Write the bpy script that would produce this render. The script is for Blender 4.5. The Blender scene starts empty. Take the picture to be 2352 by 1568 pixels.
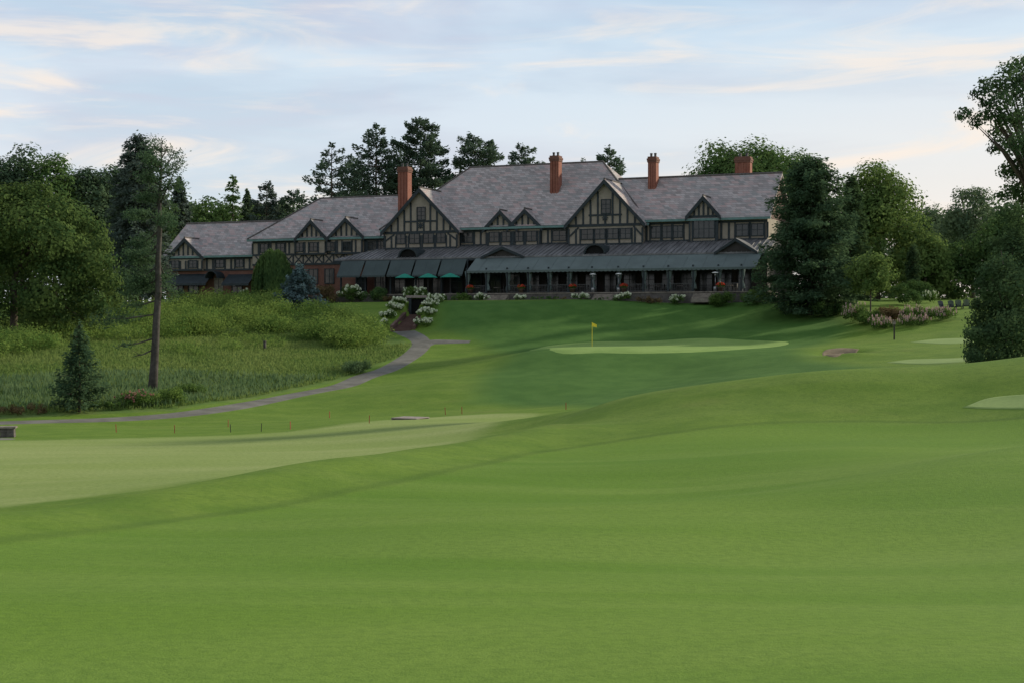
import bpy, bmesh, math, random
import numpy as np
from mathutils import Vector, Matrix
R=math.radians; PI=math.pi
random.seed(7); rs=np.random.RandomState(11)
sc=bpy.context.scene; C=sc.collection
sc.view_settings.view_transform='Standard'; sc.view_settings.look='None'; sc.view_settings.exposure=0
# ------------------------------------------------------------ camera
F=3267.0; PITCH=math.atan(44/F)
cam=bpy.data.cameras.new('camera'); co=bpy.data.objects.new('camera',cam); C.objects.link(co)
cam.sensor_width=36; cam.lens=50.0; cam.clip_end=9000; cam.clip_start=.2
co.location=(0,0,0); co.rotation_euler=(PI/2-PITCH,0,0); sc.camera=co
def ray(px,py):
    u=(px-1176)/F; v=(784-py)/F; c,s=math.cos(PITCH),math.sin(PITCH)
    return (u, c+v*s, -s+v*c)
def at(px,py,Y):
    d=ray(px,py); l=Y/d[1]; return Vector((d[0]*l,Y,d[2]*l))
# ------------------------------------------------------------ sun + world
AZ=R(28); EL=R(22)
sv=Vector((math.cos(EL)*math.cos(AZ),math.cos(EL)*math.sin(AZ),math.sin(EL)))
sl=bpy.data.lights.new('sun','SUN'); so=bpy.data.objects.new('sun',sl); C.objects.link(so)
sl.energy=4.9; sl.angle=R(3); sl.color=(1,.90,.70); so.rotation_euler=sv.to_track_quat('Z','Y').to_euler(); so.location=(60,40,80)
w=bpy.data.worlds.new('World'); sc.world=w; w.use_nodes=True; nt=w.node_tree; nt.nodes.clear()
class NT:
    def __init__(s,nt): s.nt=nt
    def n(s,t,ins=None,**kw):
        nd=s.nt.nodes.new(t)
        for k,v in kw.items(): setattr(nd,k,v)
        for k,v in (ins or {}).items():
            if hasattr(v,'is_output') : s.nt.links.new(v,nd.inputs[k])
            else: nd.inputs[k].default_value=v
        return nd
    def mix(s,f,a,b,bt='MIX'):
        nd=s.n('ShaderNodeMixRGB',blend_type=bt)
        for i,v in enumerate((f,a,b)):
            if hasattr(v,'is_output'): s.nt.links.new(v,nd.inputs[i])
            elif i==0: nd.inputs[0].default_value=v
            else: nd.inputs[i].default_value=(*v,1)
        return nd.outputs[0]
    def mr(s,v,a,b,c=0,d=1,smooth=True):
        nd=s.n('ShaderNodeMapRange',{0:v,1:a,2:b,3:c,4:d},interpolation_type='SMOOTHSTEP' if smooth else 'LINEAR'); return nd.outputs[0]
    def math(s,op,a,b=0):
        return s.n('ShaderNodeMath',{0:a,1:b},operation=op).outputs[0]
    def noise(s,vec,scale,detail=4,rough=.55,dist=0):
        return s.n('ShaderNodeTexNoise',{'Vector':vec,'Scale':scale,'Detail':detail,'Roughness':rough,'Distortion':dist}).outputs[0]
    def mapv(s,vec,sc=(1,1,1),loc=(0,0,0),rot=(0,0,0)):
        return s.n('ShaderNodeMapping',{'Vector':vec,'Scale':sc,'Location':loc,'Rotation':rot}).outputs[0]
g=NT(nt)
tc=g.n('ShaderNodeTexCoord').outputs['Generated']
sep=g.n('ShaderNodeSeparateXYZ',{0:tc}); X,Y_,Z=sep.outputs
sky=g.n('ShaderNodeTexSky',sky_type='NISHITA',sun_disc=False,sun_elevation=EL,sun_rotation=PI/2-AZ,altitude=100,air_density=1.0,dust_density=1.5,ozone_density=1.2)
nish=g.n('ShaderNodeVectorMath',{0:sky.outputs[0],'Scale':.1},operation='SCALE').outputs[0]
blue=g.mix(.84,nish,(.57,.73,.89))
n1=g.noise(g.mapv(tc,(2.6,2.6,13),(3.1,1.7,.4),(0,R(5),0)),1.5,6,.52,.6)
n2=g.noise(g.mapv(tc,(2.3,2.3,15),(8.3,2.1,5.2),(0,R(-3),0)),2.2,7,.58,.9)
n3=g.noise(g.mapv(tc,(1.9,1.9,9),(1.3,6.1,2.2)),1.7,5,.52,.3)
left=g.mr(X,.30,-.30,.45,1)
c1=g.mix(g.math('MULTIPLY',g.mr(n1,.38,.62),left),blue,(.57,.63,.77))
c2=g.mix(g.mr(n3,.44,.64,0,.75),c1,(.70,.83,.94))
low=g.mr(Z,.23,.03)
right=g.mr(X,-.10,.34)
c3=g.mix(g.math('MULTIPLY',low,g.math('ADD',g.math('MULTIPLY',right,.62),.34)),c2,(.99,.91,.82))
st=g.math('MULTIPLY',g.mr(n2,.43,.66),g.mr(Z,.24,.12,.50,1))
c4=g.mix(g.math('MULTIPLY',st,.92),c3,(1.0,.88,.77))
up=g.mr(Z,.25,.7); c5=g.mix(up,c4,(.47,.53,.62))
below=g.mr(Z,-.02,-.1); c6=g.mix(below,c5,(.10,.12,.07))
fin=g.n('ShaderNodeVectorMath',{0:c6,'Scale':10.0},operation='SCALE').outputs[0]
bg=g.n('ShaderNodeBackground',{0:fin,1:.1}); out=g.n('ShaderNodeOutputWorld',{0:bg.outputs[0]})
# ------------------------------------------------------------ materials
def newmat(name):
    m=bpy.data.materials.new(name); m.use_nodes=True; t=m.node_tree; t.nodes.clear(); return m,NT(t)
def finish(g,col,rough=.8,spec=.3,bump=None,bstr=.3,bdist=.05,metal=0):
    b=g.n('ShaderNodeBsdfPrincipled',{'Roughness':rough,'Metallic':metal})
    b.inputs['Specular IOR Level'].default_value=spec
    if hasattr(col,'is_output'): g.nt.links.new(col,b.inputs['Base Color'])
    else: b.inputs['Base Color'].default_value=(*col,1)
    if bump is not None:
        bn=g.n('ShaderNodeBump',{'Strength':bstr,'Distance':bdist,'Height':bump}); g.nt.links.new(bn.outputs[0],b.inputs['Normal'])
    g.n('ShaderNodeOutputMaterial',{0:b.outputs[0]})
def plain(name,col,rough=.7,spec=.3,var=.25,scale=2.0,metal=0):
    m,g=newmat(name); o=g.n('ShaderNodeTexCoord').outputs['Object']
    n=g.noise(o,scale,5,.6); n2=g.noise(o,scale*9,3)
    f=g.math('ADD',g.math('MULTIPLY',n,.7),g.math('MULTIPLY',n2,.3))
    c=g.mix(g.mr(f,.3,.7,0,1),tuple(v*(1-var) for v in col),tuple(min(1,v*(1+var)) for v in col))
    finish(g,c,rough,spec,n2,.2,.02,metal); return m
LK=1.36
def leafmat(name,a,b,tr=.3,scale=.35,k=LK):
    a=tuple(v*k for v in a); b=tuple(v*k for v in b)
    m,g=newmat(name); o=g.n('ShaderNodeTexCoord').outputs['Object']
    ri=g.n('ShaderNodeNewGeometry').outputs['Random Per Island']
    n=g.noise(o,scale,3,.5)
    f=g.math('ADD',g.math('MULTIPLY',ri,.55),g.mr(n,.35,.65,-.1,.5))
    c=g.mix(f,a,b)
    d=g.n('ShaderNodeBsdfDiffuse',{0:c}); t=g.n('ShaderNodeBsdfTranslucent',{0:g.mix(.5,c,tuple(min(1,v*1.5) for v in b))})
    mx=g.n('ShaderNodeMixShader',{0:tr,1:d.outputs[0],2:t.outputs[0]})
    g.n('ShaderNodeOutputMaterial',{0:mx.outputs[0]}); return m
M={}
M['bark']=plain('bark',(.085,.07,.057),.95,.1,.4,3)
M['bark_grey']=plain('bark_grey',(.066,.060,.056),.95,.1,.4,3)
M['leaf_mid']=leafmat('leaf_mid',(.030,.062,.024),(.085,.135,.042),.34)
M['leaf_back']=leafmat('leaf_back',(.032,.058,.036),(.070,.104,.054),.30)
M['leaf_dark']=leafmat('leaf_dark',(.023,.046,.023),(.058,.092,.039),.30)
M['leaf_far']=leafmat('leaf_far',(.045,.075,.044),(.095,.130,.068),.34)
M['leaf_light']=leafmat('leaf_light',(.055,.100,.030),(.130,.185,.055),.38,.35,1.12)
M['leaf_willow']=leafmat('leaf_willow',(.026,.054,.020),(.084,.122,.036),.34)
M['pine']=leafmat('pine',(.030,.056,.040),(.070,.102,.064),.30)
M['spruce']=leafmat('spruce',(.026,.052,.030),(.062,.100,.050),.32)
M['spruce_blue']=leafmat('spruce_blue',(.075,.125,.130),(.160,.225,.225),.15,.35,1)
M['spruce_grey']=leafmat('spruce_grey',(.034,.052,.044),(.080,.104,.082),.22)
M['shrub']=leafmat('shrub',(.035,.075,.020),(.11,.175,.045),.3,1.2,1.1)
M['shrub_dark']=leafmat('shrub_dark',(.024,.054,.020),(.07,.115,.035),.25,1.2)
M['goldenrod']=leafmat('goldenrod',(.052,.108,.026),(.150,.205,.050),.38,.25,1.25)
M['meadow']=leafmat('meadow',(.070,.125,.030),(.145,.185,.058),.36,.12,1.2)
M['reed']=leafmat('reed',(.060,.110,.048),(.115,.165,.075),.34,.2,1.2)
M['rust_leaf']=leafmat('rust_leaf',(.09,.065,.033),(.17,.125,.065),.25,1,1)
M['bloom_white']=leafmat('bloom_white',(.45,.52,.33),(.74,.77,.62),.2,2,1)
M['bloom_pink']=leafmat('bloom_pink',(.40,.27,.26),(.60,.45,.43),.2,2,1)
M['bloom_rose']=leafmat('bloom_rose',(.30,.11,.11),(.42,.22,.20),.2,2,1)
M['bloom_red']=leafmat('bloom_red',(.36,.03,.02),(.55,.06,.035),.2,2,1)
M['cream']=plain('cream',(.275,.24,.195),.85,.2,.15,1.2)
M['timber']=plain('timber',(.020,.029,.034),.6,.3,.3,2)
M['trim_green']=plain('trim_green',(.10,.19,.18),.5,.4,.25,2)
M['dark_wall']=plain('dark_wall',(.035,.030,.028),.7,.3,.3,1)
M['awning']=plain('awning',(.100,.128,.126),.75,.2,.12,.6)
M['awning_dark']=plain('awning_dark',(.055,.075,.076),.75,.2,.12,.6)
M['metal_dark']=plain('metal_dark',(.03,.03,.033),.45,.5,.2,3)
M['steel']=plain('steel',(.25,.25,.26),.35,.5,.1,3,.6)
M['stone']=plain('stone',(.20,.175,.15),.9,.2,.4,2.5)
M['stone_dark']=plain('stone_dark',(.10,.09,.085),.9,.2,.4,2.5)
M['curtain']=plain('curtain',(.14,.185,.18),.9,.1,.2,2)
M['umbrella']=plain('umbrella',(.012,.20,.14),.7,.2,.12,2)
M['wood']=plain('wood',(.24,.205,.185),.8,.2,.25,4)
M['chair_blue']=plain('chair_blue',(.02,.028,.045),.6,.3,.2,3)
M['stake_red']=plain('stake_red',(.33,.08,.04),.6,.3,.15,6)
M['stake_dark']=plain('stake_dark',(.04,.036,.032),.7,.3,.15,6)
M['yellow']=plain('yellow',(.75,.58,.05),.7,.2,.1,4)
M['white']=plain('white',(.62,.61,.58),.6,.3,.08,3)
M['cloth_blue']=plain('cloth_blue',(.10,.16,.32),.8,.2,.2,3)
M['pot']=plain('pot',(.09,.06,.045),.8,.3,.3,4)
M['sand']=plain('sand',(.185,.145,.095),.95,.1,.25,1.5)
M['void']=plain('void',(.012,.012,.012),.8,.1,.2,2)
def glass():
    m,g=newmat('glass'); o=g.n('ShaderNodeTexCoord').outputs['Object']
    n=g.noise(o,.8,3); c=g.mix(g.mr(n,.4,.6),(.012,.016,.018),(.03,.034,.034)); finish(g,c,.12,.5,n,.02,.02); return m
M['glass']=glass()
def slate():
    m,g=newmat('slate'); o=g.n('ShaderNodeTexCoord').outputs['Object']
    s=g.n('ShaderNodeSeparateXYZ',{0:o}); u=g.math('ADD',s.outputs[0],s.outputs[1])
    v=g.n('ShaderNodeCombineXYZ',{0:u,1:s.outputs[2],2:0.0}).outputs[0]
    br=g.n('ShaderNodeTexBrick',{'Vector':v,'Color1':(.235,.21,.205,1),'Color2':(.43,.38,.37,1),'Mortar':(.13,.12,.118,1),'Scale':1.0,'Mortar Size':.018,'Mortar Smooth':.4,'Bias':-.05,'Brick Width':.62,'Row Height':.30})
    wn=g.n('ShaderNodeTexWhiteNoise',{0:g.n('ShaderNodeVectorMath',{0:g.mapv(v,(1/.9,1/.30,1)),1:(0,0,0)},operation='FLOOR').outputs[0]},noise_dimensions='2D')
    c=g.mix(g.mr(wn.outputs[0],.66,.98,0,.65),br.outputs[0],(.42,.295,.28))
    c=g.mix(g.mr(wn.outputs[0],.22,.05,0,.5),c,(.22,.235,.235))
    n=g.noise(o,.35,4,.6); c=g.mix(g.mr(n,.35,.7,0,.3),c,(.26,.25,.25))
    finish(g,c,.75,.15,br.outputs[1],.4,.03); return m
M['slate']=slate()
def brick(name,a,b,mo):
    m,g=newmat(name); o=g.n('ShaderNodeTexCoord').outputs['Object']
    s=g.n('ShaderNodeSeparateXYZ',{0:o}); u=g.math('ADD',s.outputs[0],s.outputs[1])
    v=g.n('ShaderNodeCombineXYZ',{0:u,1:s.outputs[2],2:0.0}).outputs[0]
    br=g.n('ShaderNodeTexBrick',{'Vector':v,'Color1':(*a,1),'Color2':(*b,1),'Mortar':(*mo,1),'Scale':1.0,'Mortar Size':.012,'Brick Width':.24,'Row Height':.085})
    n=g.noise(o,.9,4); c=g.mix(g.mr(n,.35,.7,0,.4),br.outputs[0],tuple(x*.6 for x in a)); finish(g,c,.85,.2,br.outputs[1],.3,.02); return m
M['brick']=brick('brick',(.25,.075,.05),(.31,.11,.075),(.20,.13,.10))
M['brick_wall']=brick('brick_wall',(.15,.06,.045),(.20,.085,.06),(.14,.10,.08))
M['brick_dark']=brick('brick_dark',(.11,.06,.048),(.15,.08,.065),(.12,.10,.09))
def seam():
    m,g=newmat('seam_metal'); o=g.n('ShaderNodeTexCoord').outputs['Object']
    n=g.noise(g.mapv(o,(1.2,.25,.25)),1.2,4,.6); c=g.mix(g.mr(n,.35,.7),(.095,.095,.099),(.175,.173,.178)); finish(g,c,.5,.5,n,.05,.02,.15); return m
M['seam']=seam()
def asphalt():
    m,g=newmat('asphalt'); o=g.n('ShaderNodeTexCoord').outputs['Object']
    n=g.noise(o,.5,5,.6); n2=g.noise(o,14,3); c=g.mix(g.mr(n,.35,.65),(.122,.118,.104),(.170,.164,.146)); finish(g,c,.95,.05,n2,.3,.01); return m
M['asphalt']=asphalt()
def turf(name,a,b):
    m,g=newmat(name); o=g.n('ShaderNodeTexCoord').outputs['Object']
    n=g.noise(o,.35,4,.55); n2=g.noise(o,5,4,.6); c=g.mix(g.mr(n,.35,.65),a,b); c=g.mix(g.mr(n2,.35,.7,0,.3),c,tuple(v*.7 for v in a)); finish(g,c,.9,.15,n2,.2,.02); return m
M['green_turf']=turf('green_turf',(.165,.265,.062),(.205,.305,.080))
M['tee_turf']=turf('tee_turf',(.185,.265,.078),(.22,.300,.095))
# ------------------------------------------------------------ mesh helpers
class MB:
    def __init__(s): s.bm=bmesh.new()
    def f(s,pts):
        vs=[s.bm.verts.new(p) for p in pts]
        try: s.bm.faces.new(vs)
        except ValueError: pass
    def hexa(s,a,b):
        va=[s.bm.verts.new(p) for p in a]; vb=[s.bm.verts.new(p) for p in b]
        s.bm.faces.new(va[::-1]); s.bm.faces.new(vb)
        n=len(va)
        for i in range(n): s.bm.faces.new((va[i],va[(i+1)%n],vb[(i+1)%n],vb[i]))
    def box(s,x0,x1,y0,y1,z0,z1):
        s.hexa([(x0,y0,z0),(x1,y0,z0),(x1,y1,z0),(x0,y1,z0)],[(x0,y0,z1),(x1,y0,z1),(x1,y1,z1),(x0,y1,z1)])
    def prism(s,poly,y0,y1):
        s.hexa([(x,y0,z) for x,z in poly],[(x,y1,z) for x,z in poly])
    def prismx(s,poly,x0,x1):
        s.hexa([(x0,y,z) for y,z in poly],[(x1,y,z) for y,z in poly])
    def beam(s,xa,za,xb,zb,wd,y0,y1):
        d=Vector((xb-xa,zb-za)); d.normalize(); n=Vector((-d.y,d.x))*wd/2
        s.prism([(xa+n.x,za+n.y),(xb+n.x,zb+n.y),(xb-n.x,zb-n.y),(xa-n.x,za-n.y)],y0,y1)
    def tube(s,pts,rad,n=8,cap=True):
        pts=[Vector(p) for p in pts]; rings=[]
        for i,p in enumerate(pts):
            d=(pts[min(i+1,len(pts)-1)]-pts[max(i-1,0)]).normalized()
            a=d.orthogonal().normalized() if abs(d.z)<.9 else Vector((1,0,0))
            a=(a-d*a.dot(d)).normalized(); b=d.cross(a)
            r=rad[i] if hasattr(rad,'__len__') else rad
            rings.append([s.bm.verts.new(p+(a*math.cos(2*PI*k/n)+b*math.sin(2*PI*k/n))*r) for k in range(n)])
        for i in range(len(rings)-1):
            for k in range(n): s.bm.faces.new((rings[i][k],rings[i][(k+1)%n],rings[i+1][(k+1)%n],rings[i+1][k]))
        if cap: s.bm.faces.new(rings[0][::-1]); s.bm.faces.new(rings[-1])
    def lathe(s,prof,cx=0,cy=0,n=12,wob=0):
        rings=[]
        for r,z in prof:
            rings.append([s.bm.verts.new((cx+(r*(1+wob*math.cos(k*PI)))*math.cos(2*PI*k/n),cy+(r*(1+wob*math.cos(k*PI)))*math.sin(2*PI*k/n),z)) for k in range(n)])
        for i in range(len(rings)-1):
            for k in range(n): s.bm.faces.new((rings[i][k],rings[i][(k+1)%n],rings[i+1][(k+1)%n],rings[i+1][k]))
        s.bm.faces.new(rings[0][::-1]); s.bm.faces.new(rings[-1])
    def build(s,name,mat,parent=None,smooth=False):
        bmesh.ops.recalc_face_normals(s.bm,faces=s.bm.faces)
        me=bpy.data.meshes.new(name); s.bm.to_mesh(me); s.bm.free()
        if smooth:
            for p in me.polygons: p.use_smooth=True
        me.materials.append(M[mat] if isinstance(mat,str) else mat)
        o=bpy.data.objects.new(name,me); C.objects.link(o)
        if parent: o.parent=parent
        return o
def tag(o,label,cat,group=None,kind=None):
    if label: o['label']=label
    if cat: o['category']=cat
    if group: o['group']=group
    if kind: o['kind']=kind
    return o
def empty(name,loc,rz=0,label=None,cat=None,group=None):
    o=bpy.data.objects.new(name,None); C.objects.link(o); o.location=loc; o.rotation_euler=(0,0,rz); o.empty_display_size=.3
    return tag(o,label,cat,group)
def dup(root,loc,rz,label,group=None):
    r=root.copy(); C.objects.link(r); r.location=loc; r.rotation_euler=(0,0,rz); r['label']=label
    if group: r['group']=group
    for ch in list(root.children):
        c=ch.copy(); C.objects.link(c); c.parent=r
        for q in ch.children:
            d=q.copy(); C.objects.link(d); d.parent=c
    return r
def raw_mesh(name,V,Fq,mat,parent=None,smooth=False):
    me=bpy.data.meshes.new(name); nv=len(V); nf=len(Fq); k=Fq.shape[1]
    me.vertices.add(nv); me.vertices.foreach_set('co',np.ascontiguousarray(V,dtype=np.float32).ravel())
    me.loops.add(nf*k); me.loops.foreach_set('vertex_index',np.ascontiguousarray(Fq,dtype=np.int32).ravel())
    me.polygons.add(nf); me.polygons.foreach_set('loop_start',np.arange(0,nf*k,k,dtype=np.int32))
    me.polygons.foreach_set('use_smooth',np.full(nf,smooth,dtype=bool))
    me.update(calc_edges=True); me.materials.append(M[mat] if isinstance(mat,str) else mat)
    o=bpy.data.objects.new(name,me); C.objects.link(o)
    if parent: o.parent=parent
    return o
def nrm(a): return a/(np.linalg.norm(a,axis=1,keepdims=True)+1e-9)
def leafs(name,P,A,B,Ln,Wd,mat,parent=None):
    n=len(P); Ln=np.broadcast_to(Ln,(n,))[:,None]; Wd=np.broadcast_to(Wd,(n,))[:,None]
    V=np.empty((n,4,3)); V[:,0]=P-A*Ln/2; V[:,1]=P+B*Wd/2+A*Ln*.05; V[:,2]=P+A*Ln/2; V[:,3]=P-B*Wd/2+A*Ln*.05
    return raw_mesh(name,V.reshape(-1,3),np.arange(n*4).reshape(n,4),mat,parent)
def frames(Nr,r):
    Nr=nrm(Nr); A=nrm(np.cross(Nr,r.normal(size=Nr.shape))); B=np.cross(Nr,A); return A,B
# ------------------------------------------------------------ clubhouse frame (needed by terrain)
YAW=R(22); cY,sY=math.cos(YAW),math.sin(YAW); O0=at(1400,740,182); ZB=2.6
def Lc(px,py,t):
    d=ray(px,py); a=d[0]*sY+d[1]*cY; b=O0.x*sY+O0.y*cY; lam=(t+b)/a
    return (lam*(d[0]*cY-d[1]*sY)-(O0.x*cY-O0.y*sY), lam*d[2]-ZB)
def Wd(s,t,h=0): return Vector((O0.x+s*cY+t*sY, O0.y-s*sY+t*cY, ZB+h))
# ------------------------------------------------------------ terrain
GP=[(-300,1568,11),(1176,1568,11),(2650,1568,9.6),(0,1400,15.5),(1176,1380,17),(2352,1380,15.8),
(0,1274,23),(600,1260,25),(1200,1230,26),(1800,1200,27),(2352,1180,26),(300,1232,26.5),(900,1118,36),(600,1175,31),
(1500,1090,38),(2000,1060,39),(2352,1040,40),(1100,1058,45),(1500,1002,53),(1900,969,55),(2352,961,53),
(1080,1012,62),(1250,975,66),(1300,944,70),(1400,921,65),(1500,903,63),(1700,878,62),(1850,860,62),(2000,851,62),(2150,841,63),(2352,818,64),(2600,790,64),(1850,915,58.8),(2200,903,58.6),(1500,952,58),
(0,1170,36),(300,1135,40),(600,1085,48),(850,1050,55),(-300,1200,34),
(0,1080,52),(400,1050,60),(0,1010,76),(500,1005,78),(900,970,88),(1200,949,94),
(0,985,88),(400,985,90),(750,965,98),(950,945,104),(1200,937,104),
(0,972,95),(400,955,101),(640,915,115),(800,880,126),(930,830,140),(985,780,155),(915,760,162),(1070,786,153),
(1000,880,118),(1100,922,108),(1350,920,104),(1250,850,124),(1180,812,138),(1130,838,130),(1500,852,122),(1400,848,122.5),(1650,842,120.5),(1500,890,112),(1350,885,114),(1700,850,116),(1700,868,108),
(1235,803,134),(1360,797,138),(1500,811,129),(1650,808,130),(1800,788,142),(1500,780,151),(1270,791,148),
(1100,740,160),(1400,738,160),(1750,738,157),(1000,702,168),(1400,694,168),(1850,698,162),(1700,764,149),(1400,768,153),
(1930,828,117),(1930,799,128),(2100,834,112),(2150,785,132),(2050,760,142),(2050,722,152),(2200,712,156),(2200,757,140),(2330,825,104),
(150,900,108),(150,800,135),(400,850,126),(700,850,130),(600,790,150),(800,790,152),(850,735,165),(600,705,182),(400,700,190),(150,705,178),(-200,800,140),(-250,950,100)]
pts=[tuple(at(*g_)) for g_ in GP]
for px,Y,z in ((1400,78,-5.3),(1500,74,-5.0),(1700,72,-4.6),(1850,72,-4.4),(2000,72,-4.2),(2150,73,-4.0),(2352,74,-3.5),(1400,88,-6.0),(1500,90,-5.8),(1700,90,-5.5),(1850,90,-5.1),(2150,90,-4.5),(2352,90,-3.9),(1850,99,-4.9)): pts.append(((px-1176)/F*Y,Y,z))
for s in (-75,-55,-35,-15,5,25):
    for t,h in ((-9.5,-.05),(2,0),(18,.2),(45,.8)): pts.append(tuple(Wd(s,t if s>-40 or t>0 else t+3,h)))
pts+=[(0,0,-1.75),(-25,0,-2),(25,0,-1.4),(0,-25,-1.7),(-120,60,-6),(-120,150,0),(-120,220,3),(120,60,-1),(120,140,2),(120,220,4),(60,40,-2.5),(-60,40,-5.2),(75,100,0),(60,150,2),(-75,180,2)]
pts=np.array(pts); PT=pts[:,:2]/50; ZT=pts[:,2]
def ker(r2): return .5*r2*np.log(r2+1e-12)
n_=len(PT); D2=((PT[:,None]-PT[None])**2).sum(-1); A_=np.zeros((n_+3,n_+3)); A_[:n_,:n_]=ker(D2)+.00005*np.eye(n_)
A_[:n_,n_]=1; A_[:n_,n_+1:]=PT; A_[n_,:n_]=1; A_[n_+1:,:n_]=PT.T
W_=np.linalg.solve(A_,np.concatenate([ZT,[0,0,0]]))
BK=np.array(at(1930,810,125))
SB=np.array(at(926,757,162)); ST=np.array(at(960,712,171)); SD=(ST-SB)[:2]; SLN=float(np.linalg.norm(SD)); SD=SD/SLN; SRISE=1.75
Q_=lambda px,Y:((px-1176)/F*Y,Y)
BERM=[Q_(1250,56),Q_(1120,51),Q_(980,46.5),Q_(830,42),Q_(600,36.5),Q_(300,31.5),Q_(0,27.5),Q_(-300,24)]
def Hv(x,y):
    x=np.asarray(x,float); y=np.asarray(y,float); sh=x.shape; x=x.ravel(); y=y.ravel()
    xc=np.clip(x,-110,110)/50; yc=np.clip(y,-20,250)/50; o=W_[n_]+W_[n_+1]*xc+W_[n_+2]*yc
    for i in range(n_): o=o+W_[i]*ker((xc-PT[i,0])**2+(yc-PT[i,1])**2)
    k=np.clip(1-(y-40)/26,0,1)*np.clip((y+5)/12,0,1)*(.45+.55*np.clip((x+6)/10,0,1))
    o=o+k*(.11*np.sin(.50*y-.34*x+1.2*np.sin(.17*x+.2))+.17*np.sin(.27*y-.27*x+1.0+.9*np.sin(.13*x))+.03*np.sin(1.1*y-.6*x+2*np.sin(.21*x))+.13*np.sin(.30*x+.10*y))
    k2=np.clip((y-70)/20,0,1)*np.clip((130-y)/20,0,1); o=o+k2*.10*np.sin(.22*x+.9)*np.sin(.27*y+.1*x)
    bd=np.full(x.shape,1e9)
    for (ax,ay),(bx,by) in zip(BERM[:-1],BERM[1:]):
        ex,ey=bx-ax,by-ay; t=np.clip(((x-ax)*ex+(y-ay)*ey)/(ex*ex+ey*ey),0,1); bd=np.minimum(bd,(x-ax-ex*t)**2+(y-ay-ey*t)**2)
    o=o+.50*np.exp(-bd/4.2)
    o=o-.9*np.exp(-(((x-BK[0])/1.9)**2+((y-BK[1])/2.2)**2))+.28*np.exp(-(((x-BK[0])/2.4)**2+((y-BK[1]+4.4)/1.3)**2))
    u=(x-SB[0])*SD[0]+(y-SB[1])*SD[1]; v=np.abs(-(x-SB[0])*SD[1]+(y-SB[1])*SD[0])
    inn=(u>-.4)&(u<SLN+.6)&(v<1.3); o=np.where(inn,np.minimum(o,SB[2]-.25+SRISE*np.clip(u/SLN,0,1)),o)
    return o.reshape(sh)
def H(x,y): return float(Hv(np.array([x]),np.array([y]))[0])
LAM=np.geomspace(5,240,1800)
def hit(px,py):
    d=ray(px,py); df=LAM*d[2]-Hv(LAM*d[0],LAM*d[1]); i=np.argmax(df<0)
    if df[i]>=0: i=len(LAM)-1
    if i>0:
        a,b=df[i-1],df[i]; l=LAM[i-1]+(LAM[i]-LAM[i-1])*(a/(a-b) if a!=b else 0)
    else: l=LAM[0]
    return (d[0]*l,d[1]*l)
def sdf(poly,x,y):
    P=np.array(poly); Q=np.roll(P,-1,0); best=np.full(x.shape,1e9); ins=np.zeros(x.shape,bool)
    for (ax,ay),(bx,by) in zip(P,Q):
        ex,ey=bx-ax,by-ay; t=np.clip(((x-ax)*ex+(y-ay)*ey)/(ex*ex+ey*ey+1e-9),0,1)
        best=np.minimum(best,(x-ax-ex*t)**2+(y-ay-ey*t)**2)
        c=((ay>y)!=(by>y)); xi=ax+(y-ay)*ex/(ey if abs(ey)>1e-9 else 1e-9); ins^=c&(x<xi)
    return np.where(ins,1,-1)*np.sqrt(best)
def cat_sm(pl,k=6):
    P=[np.array(p) for p in pl]; P=[2*P[0]-P[1]]+P+[2*P[-1]-P[-2]]; o=[]
    for i in range(1,len(P)-2):
        for j in range(k):
            t=j/k; o.append(.5*((2*P[i])+(-P[i-1]+P[i+1])*t+(2*P[i-1]-5*P[i]+4*P[i+1]-P[i+2])*t*t+(-P[i-1]+3*P[i]-3*P[i+1]+P[i+2])*t**3))
    o.append(P[-2]); return [tuple(p) for p in o]
edge_near=cat_sm([Q_(-250,20.5),Q_(0,23.3),Q_(260,26.2),Q_(560,30.6),Q_(760,34),Q_(930,37.5),Q_(1080,41.5),Q_(1250,48)]+[hit(*p) for p in [(1500,1001),(1900,969),(2352,961)]],5)
poly_near=[(-40,18)]+edge_near+[(60,55),(60,-40),(-40,-40)]
fl=cat_sm([Q_(-300,33),Q_(0,36),Q_(300,40.5),Q_(520,45),Q_(700,49),Q_(850,54),Q_(1000,59),Q_(1090,66)],5)
fu=cat_sm([hit(*p) for p in [(1235,950),(1000,957),(700,987),(400,1003),(0,1012)]],5)
poly_far=[(-60,38)]+fl+fu+[(-60,78)]
poly_mead=[(-110,175)]+[hit(*p) for p in [(0,735),(240,715),(560,708),(700,715),(870,757),(952,790),(928,815),(800,868),(640,903),(400,943),(0,962)]]+[(-110,100)]
poly_shaded=[Q_(1000,171),Q_(1400,172),Q_(1900,166),Q_(1960,146),Q_(1830,131),Q_(1860,119),Q_(2020,109),Q_(2230,104),Q_(2300,90),Q_(2300,72),Q_(1850,69),Q_(1500,73),Q_(1380,92),Q_(1300,102),Q_(1090,108),Q_(1110,124),Q_(1190,136),Q_(1100,152),Q_(1000,160)]  # outline of the ground painted darker to stand for shade
xs=np.concatenate([[-3000,-1500,-700,-350,-220,-160,-125],np.arange(-104,104.1,.6),[125,160,220,350,700,1500,3000]])
ys=np.concatenate([[-400,-120,-40,-14],np.arange(-6,214,.6),[222,235,255,290,350,500,900,1800,4000]])
GX,GY=np.meshgrid(xs,ys); gx,gy=GX.ravel(),GY.ravel(); gz=Hv(gx,gy)
nx,ny=len(xs),len(ys); I=np.arange(nx*ny).reshape(ny,nx)
Fq=np.stack([I[:-1,:-1],I[:-1,1:],I[1:,1:],I[1:,:-1]],-1).reshape(-1,4)
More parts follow.
